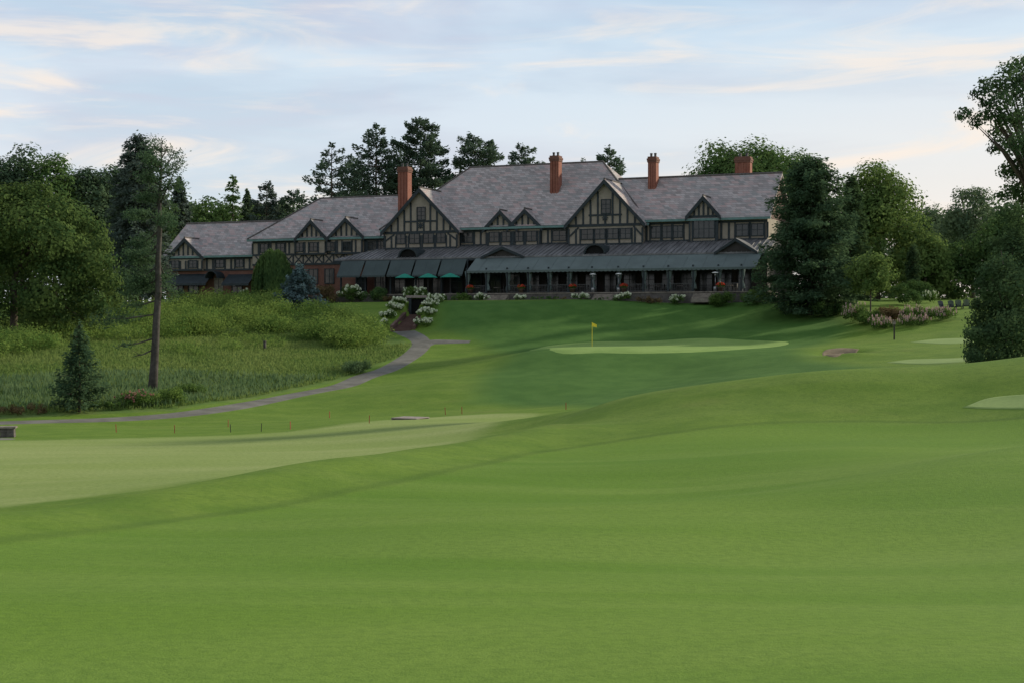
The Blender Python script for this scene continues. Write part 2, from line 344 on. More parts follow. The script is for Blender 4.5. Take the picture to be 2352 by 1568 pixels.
def groundmat():
    m,g=newmat('turf_ground'); o=g.n('ShaderNodeTexCoord').outputs['Object']
    A=lambda n: g.n('ShaderNodeAttribute',attribute_name=n).outputs['Fac']
    big=g.noise(g.mapv(o,(.05,.13,.1)),1.0,4,.5); mid=g.noise(o,.45,5,.6); fine=g.noise(o,7,5,.65); ff=g.noise(o,38,3,.6)
    band=g.noise(g.mapv(o,(.06,.36,.1),(0,0,0),(0,0,R(-24))),1.0,3,.5,.4)
    wob=g.math('MULTIPLY',g.math('SUBTRACT',g.noise(o,.9,4,.6),.5),.9)
    rough=g.mix(g.mr(mid,.35,.65),(.090,.160,.019),(.128,.200,.028))
    rough=g.mix(g.mr(band,.45,.7,0,.5),rough,(.155,.218,.044))
    rough=g.mix(g.mr(g.noise(o,.18,4,.6),.58,.74,0,.25),rough,(.18,.175,.055))
    rough=g.mix(g.mr(g.noise(o,2.6,4,.65),.48,.68,0,.35),rough,(.058,.110,.014))
    shaded=g.mix(g.mr(mid,.35,.65),(.040,.108,.021),(.060,.138,.029))  # dark green; shade of hollow, bank and clubhouse slope painted into the turf colour
    near=g.mix(g.mr(big,.32,.68),(.086,.172,.017),(.122,.206,.025))
    near=g.mix(g.mr(band,.38,.66,0,.65),near,(.154,.232,.043))
    near=g.mix(g.mr(mid,.35,.7,0,.3),near,(.104,.190,.023))
    far=g.mix(g.mr(big,.35,.65),(.220,.275,.086),(.275,.315,.118))
    far=g.mix(g.mr(band,.40,.66,0,.5),far,(.195,.255,.066))
    mead=g.mix(g.mr(mid,.35,.65),(.075,.135,.030),(.120,.168,.048))
    c=g.mix(g.mr(g.math('ADD',A('sd_shaded'),g.math('MULTIPLY',wob,2.)),-2.2,2.2),rough,shaded)
    c=g.mix(g.mr(g.math('ADD',A('sd_far'),g.math('MULTIPLY',wob,1.6)),-1.2,1.0),c,far)
    c=g.mix(g.mr(g.math('ADD',A('sd_near'),g.math('MULTIPLY',wob,.5)),-.2,.35),c,near)
    ed=g.math('ABSOLUTE',g.math('ADD',A('sd_near'),.2)); c=g.mix(g.mr(ed,.36,.05,0,.40),c,(.045,.095,.014))
    c=g.mix(g.mr(g.math('ADD',A('sd_mead'),wob),-.3,.5),c,mead)
    c=g.mix(g.mr(fine,.38,.68,0,.36),c,(.056,.112,.015)); c=g.mix(g.mr(ff,.40,.70,0,.24),c,(.145,.22,.045))
    h=g.math('ADD',g.math('MULTIPLY',fine,.6),g.math('MULTIPLY',ff,.4))
    finish(g,c,.95,.08,h,.5,.05); return m
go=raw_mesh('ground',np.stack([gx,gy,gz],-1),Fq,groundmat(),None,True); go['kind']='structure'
for nm,pl in (('sd_near',poly_near),('sd_far',poly_far),('sd_mead',poly_mead),('sd_shaded',poly_shaded)):
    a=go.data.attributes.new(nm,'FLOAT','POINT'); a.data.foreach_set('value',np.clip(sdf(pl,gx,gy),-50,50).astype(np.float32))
def ribbon(name,line,width,mat,dz=.035):
    L_=np.array(line); T=np.gradient(L_,axis=0); T=nrm(T); Np=np.stack([-T[:,1],T[:,0]],-1); k=7; V=[]
    wv=np.broadcast_to(width,(len(L_),))
    for j in range(k):
        off=(j/(k-1)-.5); p=L_+Np*(off*wv)[:,None]; V.append(np.stack([p[:,0],p[:,1],Hv(p[:,0],p[:,1])+dz-(.05 if j in (0,k-1) else 0)],-1))
    V=np.stack(V,1); n=len(L_); I=np.arange(n*k).reshape(n,k); Fq=np.stack([I[:-1,:-1],I[1:,:-1],I[1:,1:],I[:-1,1:]],-1).reshape(-1,4)
    o=raw_mesh(name,V.reshape(-1,3),Fq,mat,None,True); o['kind']='structure'; return o
pl=cat_sm([hit(*p) for p in [(-150,974),(0,971),(200,965),(400,953),(520,937),(640,915),(760,892),(830,868),(890,848),(930,826),(960,803),(968,788),(955,774),(935,765),(918,758)]],8)
ribbon('path',pl,2.3,'asphalt')
pb=cat_sm([hit(*p) for p in [(962,792),(985,786),(1020,785),(1050,785),(1080,785)]],8)
ribbon('path',pb,np.linspace(3.0,1.1,len(pb)),'asphalt',.045)
def fan(name,poly,mat,dz=.045,rings=14):
    P=np.array(cat_sm(list(poly)+[poly[0]],5)[:-1]); c=P.mean(0); n=len(P); V=[]
    for k in range(rings+1):
        q=c+(P-c)*((k+.001)/rings); V.append(np.stack([q[:,0],q[:,1],Hv(q[:,0],q[:,1])+dz-(.065 if k==rings else 0)],-1))
    V=np.concatenate(V); I=np.arange((rings+1)*n).reshape(rings+1,n); J=np.roll(I,-1,1)
    Fq=np.stack([I[:-1],J[:-1],J[1:],I[1:]],-1).reshape(-1,4)
    o=raw_mesh(name,V,Fq,mat,None,True); o['kind']='structure'; return o
fan('putting_green',[hit(*p) for p in [(1212,804),(1250,795),(1310,788),(1400,783),(1560,778),(1700,779),(1815,785),(1775,797),(1650,806),(1500,812),(1380,811),(1270,810)]],'green_turf')
fan('teeing_ground',[hit(*p) for p in [(2088,786),(2150,779),(2235,777),(2250,784),(2180,790)]],'tee_turf')
fan('teeing_ground',[hit(*p) for p in [(2034,832),(2100,825),(2225,822),(2220,830),(2130,836)]],'tee_turf')
fan('teeing_ground',[hit(*p) for p in [(2208,935),(2270,914),(2380,905),(2480,908),(2400,936),(2300,939)]],'tee_turf')
fan('bunker_sand',[hit(*p) for p in [(1888,809),(1900,802),(1935,799),(1972,801),(1968,808),(1930,816),(1898,816)]],'sand',.05)
# ------------------------------------------------------------ trees
def sph(r,n):
    return nrm(r.normal(size=(n,3)))
def lobe_leaves(lobes,leaf,dens,r,shell,sq,c0):
    Ps,Ns=[],[]
    for c,rr in lobes:
        n=max(12,int(dens*13*rr*rr/(leaf*leaf))); d=sph(r,n); k=(shell+(1-shell)*r.rand(n)**.6)*rr*(1+.18*r.normal(size=n).clip(-1.5,1.5))
        Ps.append(np.array(c)+d*k[:,None]*np.array([1,1,sq])); o_=0 if c0 is None else nrm(Ps[-1]-c0)*.5
        Ns.append(d*.8+o_+r.normal(size=(n,3))*.38+np.array([0,0,.15]))
    return np.concatenate(Ps),np.concatenate(Ns)
def grow(name,label,cat,base,lobes,mat,seed,leaf=.42,dens=1.0,tr=.35,limbs=7,group=None,bark='bark',lean=(0,0),fork=.45,shell=.5,sq=.8,cen=None):
    r=np.random.RandomState(seed); root=empty(name,base,0,label,cat,group); b=np.array(base)
    top=max(c[2] for c,_ in lobes); c0=np.mean([c for c,_ in lobes],0) if cen is None else np.array(cen)
    P,Nn=lobe_leaves(lobes,leaf,dens,r,shell,sq,c0); P=P-b
    A,B=frames(Nn,r); n=len(P); Ln=leaf*r.uniform(.7,1.35,n)
    leafs('crown',P,A,B,Ln,Ln*r.uniform(.5,.8,n),mat,root)
    mb=MB(); hF=(top-b[2])*fork; fp=Vector((lean[0]*.6,lean[1]*.6,hF))
    q=[(0,0,-.3),(lean[0]*.1,lean[1]*.1,hF*.25),(lean[0]*.3,lean[1]*.3,hF*.6),tuple(fp)]; mb.tube(q,[tr*1.3,tr,tr*.85,tr*.65],8)
    tgt=Vector((c0[0]-b[0],c0[1]-b[1],(top-b[2])*.9)); mb.tube([fp,fp.lerp(tgt,.5)+Vector((.2,.1,0)),tgt],[tr*.62,tr*.4,tr*.12],7)
    ls=sorted(range(len(lobes)),key=lambda i:-lobes[i][1])
    pick=[ls[int(i*len(ls)/max(1,limbs))] for i in range(min(limbs,len(ls)))]
    for i in pick:
        e=Vector(np.array(lobes[i][0])-b); st=fp.lerp(tgt,r.uniform(-.0,.55)) if e.z>hF else Vector(q[2]).lerp(fp,r.rand())
        m_=st.lerp(e,.5)+Vector((0,0,.08*(e-st).length)); mb.tube([st,m_,e],[tr*.42,tr*.26,tr*.07],6)
    mb.build('trunk',bark,root,True); return root
def decid(name,label,cat,px,Y,top,bot,wpx,mat,seed,nl=26,lr=(.26,.42),group=None,top_n=.35,**kw):
    s=Y/F; r=np.random.RandomState(seed+500); c=at(px,(top+bot)/2,Y); rx=wpx/2*s; rz=(bot-top)/2*s
    base=(c.x,Y,H(c.x,Y)); lobes=[]
    for i in range(nl):
        z=1-2*(i+.5)/nl; ph=i*2.39996+r.uniform(-.5,.5); q=math.sqrt(1-z*z); k=r.uniform(.58,.80); tp=1-top_n*max(0,z)
        rr=r.uniform(*lr)*min(rx,rz*1.15)
        lobes.append(((c.x+q*math.cos(ph)*k*rx*tp,Y+q*math.sin(ph)*k*rx*tp*.9,c.z+z*k*(rz*1.0)),rr))
    for i in range(max(3,nl//6)): lobes.append(((c.x+r.uniform(-.3,.3)*rx,Y+r.uniform(-.3,.3)*rx,c.z+r.uniform(-.3,.4)*rz),.4*min(rx,rz)))
    return grow(name,label,cat,base,lobes,mat,seed,group=group,cen=(c.x,Y,c.z-.2*rz),**kw)
def conifer(name,label,cat,px,Y,top,bot,wpx,mat,seed,style='spruce',leaf=.4,dens=1.0,tr=.3,group=None,base_z=None,bark='bark',wh=None,droop=.25,pw=.85,brk=0,irr=0):
    r=np.random.RandomState(seed); s=Y/F; tp=at(px,top,Y); zb=at(px,bot,Y).z; Rm=wpx/2*s; gz_=H(tp.x,Y) if base_z is None else base_z
    root=empty(name,(tp.x,Y,gz_),0,label,cat,group); Hc=tp.z-zb; z=zb; P,A,Nn=[],[],[]; mb=MB()
    Ht=tp.z-gz_; mb.tube([(0,0,-.3),(.05,0,Ht*.35),(-.05,.03,Ht*.7),(0,0,Ht*.985)],[tr*1.2,tr*.85,tr*.5,.03],8)
    sp=wh or (.5 if style=='spruce' else 1.15)
    az0=0
    while z<tp.z-.1:
        f=(z-zb)/Hc
        if style=='spruce': prof=(1-f)**pw*(.55+.45*min(1,f/.1+.4)); nb=8 if Rm>1.5 else 7
        elif style=='col': prof=math.sin(PI*min(1,(f*.92+.08)))**.45; nb=7
        else: prof=(1-f**2.6)**.75*min(1,.75+f); nb=7
        az0+=1.1
        lev=r.uniform(.70,1.12) if style=='pine' else 1
        for b in range(nb):
            a=az0+2*PI*b/nb+r.uniform(-.35,.35)
            Lb=Rm*prof*(r.uniform(.70-irr,1.12) if style!='pine' else lev*r.uniform(.5,1.12))*(1+irr*.5*math.sin(3*a+z*1.3))+.12
            if style=='pine' and r.rand()<brk: continue
            zo=r.uniform(-.5,.5)*sp*(1+2*irr)
            d=np.array([math.cos(a),math.sin(a),0]); side=np.array([-d[1],d[0],0])
            n=int(dens*(6+ (Lb**1.35)*(11 if style!='pine' else 17)*(.4/leaf)**1.3)); u=r.rand(n)**(.62 if style!='pine' else .5)
            if style=='pine': u=.15+.85*u
            lat=r.normal(size=n)*(.16 if style!='pine' else .20)*Lb*(1.15-.7*u)
            dz=(-droop*Lb*u**1.3+.10*Lb*u**3) if style!='pine' else (.02*Lb*u+.15*Lb*u**2.2)
            zz=z+zo+dz+r.normal(size=n)*((.16+.3*irr) if style!='pine' else .28)
            p=d[None]*(u*Lb)[:,None]+side[None]*lat[:,None]; p[:,2]=zz-gz_; P.append(p)
            ax=d[None]*.8+side[None]*(np.sign(lat)*.6)[:,None]+r.normal(size=(n,3))*.35; ax[:,2]+=(-.25 if style!='pine' else .25); A.append(ax)
            nn=np.tile([0,0,.8],(n,1))+d[None]*.75+r.normal(size=(n,3))*.5; Nn.append(nn)
            if style=='pine' or (b%3==0): mb.tube([(0,0,z-gz_),tuple(d*Lb*.5+np.array([0,0,zo+z-gz_+(.04*Lb if style=='pine' else -droop*.4*Lb)])),tuple(d*Lb*.92+np.array([0,0,zo+z-gz_+(.15*Lb if style=='pine' else -droop*.85*Lb)]))],[.03+.012*Lb,.02+.008*Lb,.012],4,False)
        z+=sp*r.uniform(.75,1.25)*(1 if style=='pine' else (.7+.5*(1-f)))
    P=np.concatenate(P); A=nrm(np.concatenate(A)); Nn=np.concatenate(Nn); B=nrm(np.cross(Nn,A)); n=len(P); Ln=leaf*r.uniform(.7,1.4,n)
    P[:,2]=np.maximum(P[:,2],.05)
    leafs('crown',P,A,B,Ln*1.15,Ln*r.uniform(.35,.6,n),mat,root); mb.build('trunk',bark,root,True); return root
def lob(lst,Y,seed,k=1.0):
    r=np.random.RandomState(seed); o=[]
    for px,py,rp in lst:
        y=Y+r.uniform(-3.5,3.5); p=at(px,py,y); o.append(((p.x,p.y,p.z),rp*Y/F*k))
    return o
LW=[(15,455,46),(75,452,46),(-35,460,56),(130,482,48),(175,510,48),(212,530,38),(60,510,66),(-20,530,66),(120,550,62),(190,580,53),(232,605,40),(247,650,38),(205,640,52),(140,630,65),(60,600,75),(-20,620,70),(100,690,55),(170,690,48),(222,700,36),(40,680,55),(-40,700,60),(258,690,28),(200,740,28),(130,735,34),(45,436,24),(100,440,24),(-70,560,70),(75,735,34),(238,562,26),(130,590,60),(60,550,60),(180,620,55)]
p=at(32,775,146); grow('broadleaf_tree','large spreading broadleaf tree with sunlit right side at the far left edge','tree',(p.x,146,H(p.x,146)),lob(LW,146,3),'leaf_willow',21,leaf=.34,dens=1.6,tr=.42,limbs=10,fork=.4)
for i,(px,Y,top,bot,wp,lb) in enumerate([(75,152,640,800,170,'dark low understory tree below the large left tree, nearest the trunk'),(190,155,650,790,150,'dark low understory tree right of the trunk of the large left tree'),(275,168,610,740,110,'dark leafy understory tree in front of the grey spruce')]):
    decid('understory_tree',lb,'tree',px,Y,top,bot,wp,'leaf_dark',30+i,nl=20,leaf=.36,dens=1.1,tr=.14)
for i,(px,Y,top,bot,wp,mt,lb) in enumerate([(-25,226,326,660,180,'leaf_back','tall tree of the left back row cut by the frame edge'),(48,230,320,660,180,'leaf_back','tall dark tree in the left back row with the highest rounded top'),(125,228,330,660,170,'leaf_mid','tree in the left back row third from the frame edge'),(195,232,342,660,180,'leaf_back','tree in the left back row just left of the grey spruce'),(268,236,344,660,170,'leaf_back','tree in the left back row directly behind the grey spruce'),(352,244,410,660,130,'leaf_dark','dark tree in the back row seen just behind the half dead pine')]):
    decid('broadleaf_tree',lb,'tree',px,Y,top,bot,wp,mt,40+i,nl=38,lr=(.28,.44),top_n=.2,leaf=.48,dens=1.15,tr=.35)
conifer('spruce_tree','tall grey green spruce behind the half dead pine','tree',316,176,312,670,180,'spruce_grey',61,'spruce',leaf=.40,dens=1.6,tr=.3,pw=.38,droop=.35,irr=.15)
conifer('pine_tree','young dark pine standing alone in the tall grass by the path','tree',181,101,745,926,144,'spruce',62,'spruce',leaf=.22,dens=1.6,tr=.09,wh=.46,droop=-.05,pw=.92,irr=.12)
far=[(412,252,404,600,90,'spruce_grey','spruce','distant pointed conifer just right of the half dead pine'),(470,262,446,600,94,None,'d','low round distant tree behind the far left wing'),(535,258,406,600,46,'leaf_mid','col','narrow columnar distant tree above the far left roof'),(505,268,452,600,90,None,'d','pale distant tree left of the columnar tree'),(568,272,438,600,70,'leaf_far','spruce','small distant conifer right of the columnar tree'),(612,268,422,600,120,'spruce_grey','pine','distant bluish pine left of the hipped wing roof'),(645,274,446,600,100,None,'d','distant round tree half hidden by the hipped wing roof'),(674,268,432,600,100,'pine','pine','distant slim pine rising beside the hip of the wing roof'),(440,270,448,600,100,None,'d','distant round tree beside the pointed conifer'),(590,280,455,600,100,None,'d','distant low tree filling behind the small conifer')]
for i,(px,Y,top,bot,wp,mt,stl,lb) in enumerate(far):
    if stl=='d': decid('broadleaf_tree',lb,'tree',px,Y,top,bot,wp,['leaf_far','leaf_mid'][i%2],80+i,nl=24,leaf=.52,dens=1.1,tr=.25)
    else: conifer('pine_tree' if stl=='pine' else ('columnar_tree' if stl=='col' else 'conifer_tree'),lb,'tree',px,Y,top,bot,wp,mt,90+i,stl,leaf=.5,dens=1.3,tr=.25,pw=.7)
for i,(px,Y,top,bot,wp,dn,bk,lb) in enumerate([(762,228,334,520,150,.85,.18,'sparse spiky pine leftmost of those behind the clubhouse'),(864,232,288,520,164,1.1,.10,'tall layered pine second from left behind the clubhouse'),(966,236,270,500,180,1.7,.0,'tallest and densest pine behind the clubhouse near the left chimney'),(1092,240,311,470,180,1.6,.03,'broad pine behind the left end of the main ridge'),(1198,246,332,470,128,1.4,.06,'pine top showing above the middle of the main ridge'),(1396,244,345,470,120,1.3,.10,'pine top showing above the right end of the main ridge'),(812,242,368,520,140,1.1,.1,'low pine between the two left pines behind the clubhouse'),(1345,250,360,470,70,.8,.3,'wispy pine tip just left of the pine at the right end of the main ridge'),(918,246,345,520,120,1.3,.08,'lower pine filling the gap left of the tallest pine')]):
    conifer('pine_tree',lb,'tree',px,Y,top,bot,wp,'pine',110+i,'pine',leaf=.44,dens=dn*1.15,tr=.30,brk=bk,wh=1.15)
decid('broadleaf_tree','round tree top behind the second chimney of the clubhouse','tree',1262,248,346,600,110,'leaf_mid',131,nl=20,leaf=.55,tr=.3)
decid('broadleaf_tree','wide broadleaf tree behind the right wing roof','tree',1715,222,302,640,330,'leaf_mid',132,nl=64,lr=(.2,.34),top_n=0,leaf=.46,dens=1.25,tr=.5)
decid('broadleaf_tree','broadleaf tree behind the right wing just left of the big dark fir','tree',1815,228,320,640,230,'leaf_mid',139,nl=36,lr=(.2,.34),top_n=.05,leaf=.48,dens=1.1,tr=.5)
conifer('fir_tree','large dark pyramidal fir hiding the right end of the clubhouse','tree',1864,157,364,708,276,'spruce',133,'spruce',leaf=.34,dens=1.9,tr=.4,pw=.36,wh=.45,droop=.12,irr=.3)
decid('broadleaf_tree','bright sunlit tree right behind the big dark fir','tree',2015,192,348,700,270,'leaf_light',134,nl=54,lr=(.2,.34),top_n=.2,leaf=.40,dens=1.15,tr=.4)
conifer('fir_tree','darker slim fir leaning against the big dark fir on its right','tree',1955,172,405,695,130,'leaf_dark',135,'spruce',leaf=.38,dens=1.4,tr=.3,pw=.5,irr=.15)
decid('broadleaf_tree','loose light crowned tree near the right edge with sky showing through','tree',2235,205,400,650,210,'leaf_far',136,nl=44,lr=(.16,.27),leaf=.38,dens=.95,tr=.3,limbs=14,fork=.3)
decid('broadleaf_tree','mid height green tree between the bright tree and the arborvitae','tree',2125,186,520,706,150,'leaf_light',137,nl=26,leaf=.40,dens=1.1,tr=.25)
decid('broadleaf_tree','dark understory tree below the loose crowned tree','tree',2190,190,545,712,140,'leaf_mid',138,nl=24,leaf=.42,dens=1.1,tr=.2)
decid('broadleaf_tree','far tree seen between the bright tree and the loose crowned tree','tree',2130,240,440,690,170,'leaf_far',140,nl=26,leaf=.5,dens=1.05,tr=.25)
decid('broadleaf_tree','leafy tree behind the dark shrubs at the right edge','tree',2310,188,470,716,200,'leaf_mid',141,nl=34,leaf=.42,dens=1.1,tr=.25)
conifer('arborvitae_tree','narrow dark arborvitae beside the lawn chairs','tree',2098,176,566,672,34,'leaf_dark',142,'col',leaf=.3,dens=1.6,tr=.1,wh=.4)
decid('young_tree','small yellow green young maple on the lawn right of the dark fir','tree',2000,151,572,688,134,'leaf_light',143,nl=26,leaf=.28,dens=1.0,tr=.09,fork=.4,lr=(.22,.36))
RW=[(2318,160,26),(2345,145,26),(2288,190,26),(2262,205,20),(2240,215,16),(2216,262,20),(2240,280,20),(2268,262,24),(2300,235,30),(2340,215,32),(2330,270,32),(2290,300,24),(2312,325,28),(2345,330,36),(2285,340,20),(2340,390,36),(2355,450,42),(2325,440,30),(2390,180,50),(2420,260,60),(2400,350,60),(2430,440,60),(2470,160,60),(2500,300,70),(2205,270,11),(2256,185,12),(2345,510,44),(2318,490,30),(2315,560,36),(2350,560,48),(2315,395,26),(2300,210,26),(2322,190,28),(2300,270,22),(2265,235,20),(2345,180,30),(2300,450,16),(2345,270,30),(2300,590,34),(2280,560,22)]
p=at(2425,838,101); grow('overhanging_tree','tall dark tree leaning in from the right edge with ragged sky gaps','tree',(p.x,101,H(p.x,101)),lob(RW,101,9,1.08),'leaf_dark',151,leaf=.23,dens=1.25,tr=.34,limbs=26,fork=.45,lean=(-1.5,0),shell=.25)
DR=[(2300,610,36),(2345,590,45),(2270,665,32),(2305,700,46),(2345,660,55),(2250,735,34),(2285,765,48),(2340,750,60),(2245,800,34),(2290,815,38),(2340,810,46),(2390,700,70),(2400,790,50),(2330,550,34),(2232,768,22),(2390,600,50),(2310,740,50),(2320,640,48),(2245,835,28),(2300,840,38),(2262,700,32),(2236,820,24),(2265,770,34),(2268,620,24),(2252,650,18),(2242,700,18)]
p=at(2320,830,97); grow('evergreen_shrub','tall dark bushy evergreen at the right edge below the overhanging tree','bush',(p.x,97,H(p.x,97)),lob(DR,97,12),'leaf_dark',152,leaf=.21,dens=2.0,tr=.16,limbs=8,fork=.3,shell=.4)
# distant woods (one mass)
rw=np.random.RandomState(88); LB=[]
for px in list(range(-260,780,26))+list(range(1880,2760,26)):
    for k in range(3):
        Y=rw.uniform(285,330); top=(468+rw.uniform(-22,30)) if px<780 else (490+rw.uniform(-30,40)); py=top+40+k*75+rw.uniform(-20,20); q=at(px+rw.uniform(-14,14),py,Y); LB.append(((q.x,q.y,q.z),rw.uniform(3.4,5.4)))
P,Nn=lobe_leaves(LB,.8,.95,rw,.5,.9,None); A,B=frames(Nn,rw); Ln=.8*rw.uniform(.7,1.3,len(P)); o=leafs('distant_woods',P,A,B,Ln,Ln*.65,'leaf_far'); tag(o,'far off belt of woods closing the horizon behind the clubhouse grounds','woods',kind='stuff')
def weeping(px,Y,top,bot,wp,seed):
    r=np.random.RandomState(seed); s=Y/F; c=at(px,top,Y); zb=at(px,bot,Y).z; Rm=wp/2*s; Hh=c.z-zb; bz=H(c.x,Y)
    root=empty('weeping_tree',(c.x,Y,bz),0,'small rounded weeping tree in front of the left wing','tree'); P,A,Nn=[],[],[]
    for k in range(420):
        a=r.uniform(0,2*PI); q=math.sqrt(r.uniform(.02,1)); z0=c.z-Hh*.55*q**2.6*r.uniform(.8,1.1); ln=min(z0-zb,Hh*r.uniform(.25,.75)); n=int(ln*9)+3
        t=r.rand(n); rad=Rm*(q*.92+.10*t); aa=a+r.normal(size=n)*.06
        P.append(np.stack([rad*np.cos(aa),rad*np.sin(aa),z0-t*ln-bz],-1)); A.append(np.tile([0,0,-1.],(n,1))+r.normal(size=(n,3))*.22); Nn.append(np.stack([np.cos(aa),np.sin(aa),.4+0*t],-1)+r.normal(size=(n,3))*.3)
    P=np.concatenate(P); A=nrm(np.concatenate(A)); B=nrm(np.cross(np.concatenate(Nn),A)); leafs('crown',P,A,B,.5,.17,'leaf_mid',root)
    mb=MB(); mb.tube([(0,0,-.2),(.1,0,Hh*.4),(0,0,Hh*.85)],[.2,.15,.05]); mb.build('trunk','bark',root,True)
weeping(628,188,573,692,104,160)
conifer('blue_spruce','small blue spruce beside the weeping tree','tree',689,174,610,706,126,'spruce_blue',161,'spruce',leaf=.3,dens=1.7,tr=.1,wh=.36,pw=.72,droop=.05)
# half dead pine
Yd=112; b=at(350,903,Yd); bz=H(b.x,Yd); root=empty('dead_topped_pine',(b.x,Yd,bz),0,'tall half dead pine with bare leaning trunk in front of the meadow','tree')
tp=[(349,905),(354,845),(357,790),(359,740),(364,670),(363,600),(367,530),(366,460),(370,395),(372,322)]; mb=MB()
mb.tube([at(px,py,Yd)-Vector((b.x,Yd,bz))-(Vector((0,0,.4)) if i==0 else Vector((0,0,0))) for i,(px,py) in enumerate(tp)],[.42,.33,.30,.28,.25,.22,.19,.15,.09,.02],9); mb.build('trunk','bark_grey',root,True)
rb=np.random.RandomState(5); tufts=[]
for (x0,y0,x1,y1,tf) in [(367,470,412,366,3),(368,425,330,404,7),(369,398,402,350,3),(368,440,405,422,5),(365,560,322,600,10),(363,640,310,668,10),(361,690,285,705,3),(360,722,228,734,7),(358,776,268,796,1),(357,800,300,820,0),(371,362,386,338,1),(366,500,308,490,10),(366,530,305,570,12),(366,506,392,510,9),(371,350,352,330,4),(364,610,300,650,11),(366,470,330,450,9),(369,410,395,395,4),(365,580,300,595,11),(368,385,340,365,7),(364,600,385,645,4),(369,400,350,360,5),(364,650,392,675,3)]:
    a=at(x0,y0,Yd)-Vector((b.x,Yd,bz)); e=at(x1,y1,Yd+rb.uniform(-2,2))-Vector((b.x,Yd,bz)); m_=a.lerp(e,.5)+Vector((0,0,-.12)); q=MB(); q.tube([a,m_,e],[.075,.05,.015],5); 
    for _ in range(5):
        k=rb.uniform(.4,.95); s_=a.lerp(e,k); q.tube([s_,s_+Vector((rb.uniform(-.7,.7),rb.uniform(-.5,.5),rb.uniform(-.3,.6)))],[.025,.008],4)
    q.build('branch','bark_grey',root,True)
    for _ in range(tf*2): tufts.append(np.array(a.lerp(e,rb.uniform(.35,1.05)))+rb.normal(size=3)*np.array([.3,.6,.25]))
P=np.concatenate([t+rb.normal(size=(46,3))*np.array([.34,.34,.18]) for t in tufts]); A,B=frames(rb.normal(size=P.shape)+np.array([0,0,1.2]),rb); leafs('crown',P,A,B,.26,.09,'spruce',root)
# ------------------------------------------------------------ shrubs, flowers
def shrub(name,label,cat,px,Y,top,bot,wp,mat,seed,bloom=None,nb=0,leaf=.16,dens=1.2,br=.13,group=None,spike=False,deep=None):
    r=np.random.RandomState(seed); s=Y/F; c=at(px,(top+bot)/2,Y); gz_=H(c.x,Y); rx=wp/2*s; ht=max(.35,at(px,top,Y).z-gz_); ry=deep or min(rx,1.3)
    root=empty(name,(c.x,Y,gz_),0,label,cat,group); P,Nn=[],[]; lobes=[]
    nl=max(5,int(rx*ry*5)+4)
    for i in range(nl):
        q=r.uniform(-.85,.85); lr=r.uniform(.28,.42)*min(ht,rx*1.2,1.6); lobes.append((np.array([q*rx,r.uniform(-.8,.8)*ry,r.uniform(.3,1-.6*lr/ht)*ht*(1-.3*q*q)]),lr))
    lobes.append((np.array([0,0,ht*.4]),ht*.4))
    for c_,lr in lobes:
        n=int(dens*13*lr*lr/(leaf*leaf)); d=sph(r,n); P.append(c_+d*(lr*(.5+.5*r.rand(n)))[:,None]); Nn.append(d+r.normal(size=(n,3))*.5+[0,0,.3])
    P=np.concatenate(P); P[:,2]=np.maximum(P[:,2],.02); A,B=frames(np.concatenate(Nn),r); n=len(P); Ln=leaf*r.uniform(.7,1.3,n); leafs('foliage',P,A,B,Ln,Ln*.65,mat,root)
    if bloom:
        Q,Qn=[],[]
        for i in range(nb):
            c_,lr=lobes[r.randint(nl)]; d=sph(r,1)[0]; d[2]=abs(d[2])*.9+.1; d[1]=-abs(d[1]) if r.rand()<.7 else d[1]; ctr=c_+nrm(d[None])[0]*lr*1.02
            k=sph(r,20); e=np.array([1,1,1.]) if not spike else np.array([.5,.5,2.2]); Q.append(ctr+k*br*e); Qn.append(k)
        Q=np.concatenate(Q); A,B=frames(np.concatenate(Qn)+r.normal(size=Q.shape)*.2,r); o=leafs('blooms',Q,A,B,br*1.0,br*.9,bloom,root); o['kind']='stuff'
    return root
def yb(px,t=-10.5): return Wd(Lc(px,690,t)[0],t).y
for i,(px,top,bot,wp,nb,lb) in enumerate([(805,656,688,58,46,'white flowering hydrangea left of the green umbrellas'),(952,660,690,56,40,'white flowering hydrangea above the brick stair'),(1105,675,696,38,26,'white hydrangea left of the first stone steps'),(1195,678,696,30,20,'white hydrangea below the second red flower planter'),(1333,674,694,40,30,'white hydrangea in the terrace bed right of the third red planter'),(1428,671,692,42,28,'white hydrangea right of the middle stone steps'),(1553,675,693,38,24,'white hydrangea left of the right stone steps'),(568,662,694,42,26,'white hydrangea just left of the weeping tree')]):
    shrub('hydrangea',lb,'hydrangea',px,yb(px),top,bot,wp,'shrub',200+i,'bloom_white',nb,br=.15)
for i,(px,top,bot,wp,mt,lb) in enumerate([(860,654,690,60,'shrub_dark','round green bush between the first hydrangea and the umbrellas'),(1045,672,694,80,'shrub','low green hedge right of the brick stair top'),(1000,672,692,60,'shrub_dark','dark low bush over the brick stair portal'),(1263,680,695,56,'shrub_dark','low green bush under the terrace middle'),(1490,680,694,60,'rust_leaf','low reddish brown bush in the terrace bed'),(1380,684,695,40,'shrub_dark','small dark bush beside the middle stone steps'),(1660,672,693,70,'shrub','green bush right of the right stone steps'),(1735,664,695,80,'shrub','leafy bush at the foot of the big dark fir left side'),(745,655,688,60,'rust_leaf','brownish bush right of the blue spruce'),(885,678,690,40,'rust_leaf','small reddish bush left of the stair top'),(1230,682,696,40,'shrub','small green bush right of the second hydrangea below the planters'),(1290,682,696,40,'rust_leaf','small brownish bush left of the third red planter hydrangea')]):
    shrub('shrub',lb,'bush',px,yb(px,-11.2),top,bot,wp,mt,230+i,leaf=.17)
def stair_pt(u,v): return (SB[0]+SD[0]*u*SLN-SD[1]*v, SB[1]+SD[1]*u*SLN+SD[0]*v)
def px_of(x,y): return 1176+x/y*F
